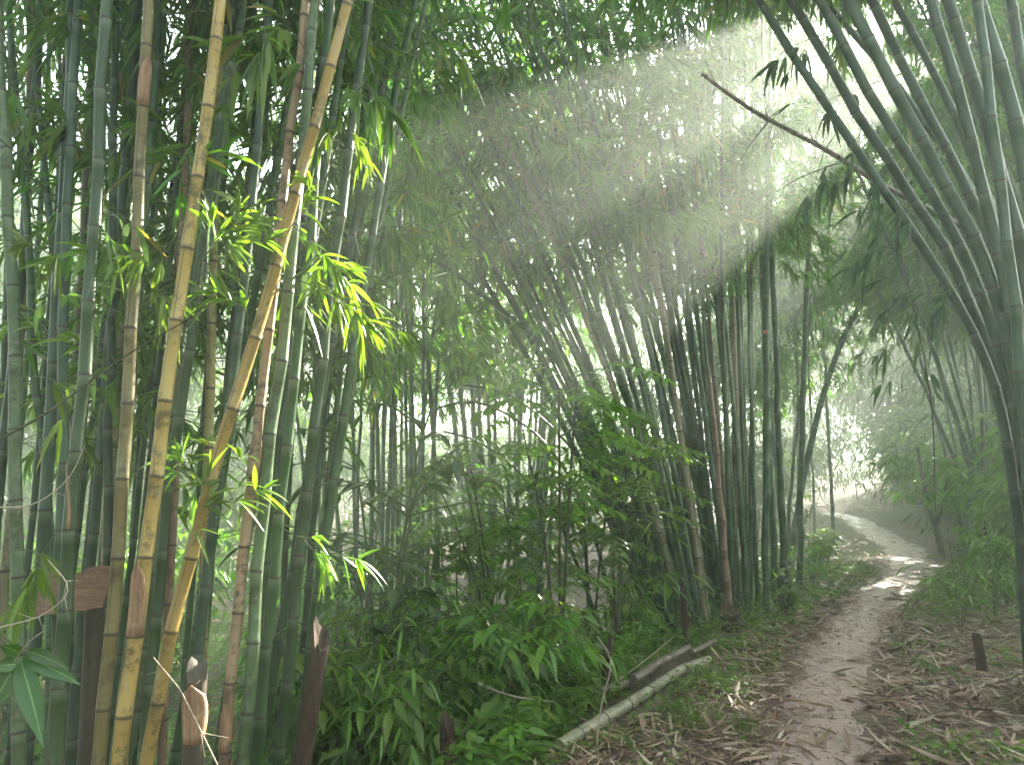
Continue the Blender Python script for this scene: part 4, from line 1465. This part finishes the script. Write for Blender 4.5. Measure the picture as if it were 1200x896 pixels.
mb = MB()
cs, rs = [], []
for k in range(1150):
    near = k < 520
    y = rng.uniform(17, 32) if near else rng.uniform(30, 75)
    x = rng.uniform(-.95, 1.0) * y
    h = rng.uniform(0, 1) ** (1.1 if near else .8)
    top = min(13.5, 7 + .17 * y)
    if y < 36 and abs(x - xc(y)) < 2.6 and h * top < 5.5:
        continue
    if near and 470 < 600 + FPX * x / y < 745 and (h * top > 3 or 640 < 600 + FPX * x / y):
        continue
    cs.append([x, y, hz(x, y) + .3 + h * top])
    rs.append(rng.uniform(.8, 1.9) * (.7 + y / 70))
for k in range(300):
    y = rng.uniform(30, 70)
    x = y * rng.uniform(-.8, .18)
    cs.append([x, y, hz(x, y) + rng.uniform(0, 4.5)])
    rs.append(rng.uniform(1.2, 2.2))
for k in range(260):                                   # the path runs into closed misty forest
    y = rng.uniform(30, 46)
    x = y * rng.uniform(.30, .72)
    h = rng.uniform(0, 1)
    if y < 35 and abs(x - xc(y)) < 2.4 and h * 13 < 4:
        continue
    cs.append([x, y, hz(x, y) + .2 + h * 13])
    rs.append(rng.uniform(1.2, 2.4))
leaf_cloud(mb, np.array(cs), np.array(rs), 350000, .40, .085)
GAP_ON[0] = False
# unseen wood behind and beside the viewer, added to hold back frontal sky light
cs, rs = [], []
for k in range(420):
    a = rng.uniform(R(70), R(290))
    q = rng.uniform(7, 20)
    x, y = q * math.sin(a), q * math.cos(a)
    if y > 2.5 and x > 0:
        continue
    cs.append([x, y, hz(x, y) + rng.uniform(.3, 9.0 if x < -1.5 else 5.0)])
    rs.append(rng.uniform(1.0, 2.2))
leaf_cloud(mb, np.array(cs), np.array(rs), 30000, .5, .12)
tag(mb.build('distant_foliage', [M['leaf_far']]), None, None, kind='stuff')

# ------------------------------------------------------------------ air, light, camera
m, nt, out = new_mat('mist')
pv = N(nt, 'ShaderNodeVolumePrincipled')
pv.inputs['Color'].default_value = (.60, .66, .60, 1)  # greyed to dim it, green tint stands for light off the leaves
pv.inputs['Density'].default_value = .016
pv.inputs['Anisotropy'].default_value = .6
pv.inputs['Density Attribute'].default_value = ''
nt.links.new(pv.outputs[0], out.inputs['Volume'])
mb = MB()
x0, x1, y0, y1, z0, z1 = -90, 110, -25, 130, -5, 18
v = [(x, y, z) for z in (z0, z1) for y in (y0, y1) for x in (x0, x1)]
mb.add(v, [[0, 2, 3, 1], [4, 5, 7, 6], [0, 1, 5, 4], [2, 6, 7, 3], [0, 4, 6, 2], [1, 3, 7, 5]])
tag(mb.build('haze', m, smooth=False), None, None, kind='stuff')

w = bpy.data.worlds.new('World')
sc.world = w
w.use_nodes = True
nt = w.node_tree
sky = nt.nodes.new('ShaderNodeTexSky')
sky.sky_type = 'NISHITA'
sky.sun_disc = False
sky.sun_elevation = R(SUN_EL)
sky.sun_rotation = R(SUN_AZ)
sky.air_density, sky.dust_density, sky.ozone_density = 1.0, 1.0, 1.0
bg = nt.nodes['Background']
hs = nt.nodes.new('ShaderNodeHueSaturation')          # thin white overcast: a paler sky
hs.inputs['Saturation'].default_value = .4
nt.links.new(sky.outputs[0], hs.inputs['Color'])
nt.links.new(hs.outputs[0], bg.inputs[0])
bg.inputs[1].default_value = .065

sl = bpy.data.lights.new('sun', 'SUN')
sl.energy = 5.0
sl.angle = R(.5)
sl.color = (1.0, .93, .80)
so = bpy.data.objects.new('sun', sl)
COL.objects.link(so)
from mathutils import Vector
az, el = R(SUN_AZ), R(SUN_EL)
to_sun = Vector((math.sin(az) * math.cos(el), math.cos(az) * math.cos(el), math.sin(el)))
so.rotation_euler = to_sun.to_track_quat('Z', 'Y').to_euler()
so.location = to_sun * 12

cam = bpy.data.cameras.new('camera')
cam.sensor_width = 36
cam.lens = 36 * FPX / 1200
cam.clip_end = 500
co = bpy.data.objects.new('camera', cam)
COL.objects.link(co)
co.location = (0, 0, CAMZ)
co.rotation_euler = (R(90) + PITCH, 0, 0)
sc.camera = co

sc.render.engine = 'CYCLES'
cy = sc.cycles
cy.use_denoising = True
cy.max_bounces = 8
cy.diffuse_bounces = 3
cy.glossy_bounces = 2
cy.transmission_bounces = 5
cy.volume_bounces = 1
cy.sample_clamp_indirect = 6
cy.use_adaptive_sampling = True
cy.adaptive_threshold = .02
vs = sc.view_settings
vs.view_transform = 'Standard'
vs.look = 'None'
vs.exposure = 4.2
vs.gamma = 1
vs.use_curve_mapping = False
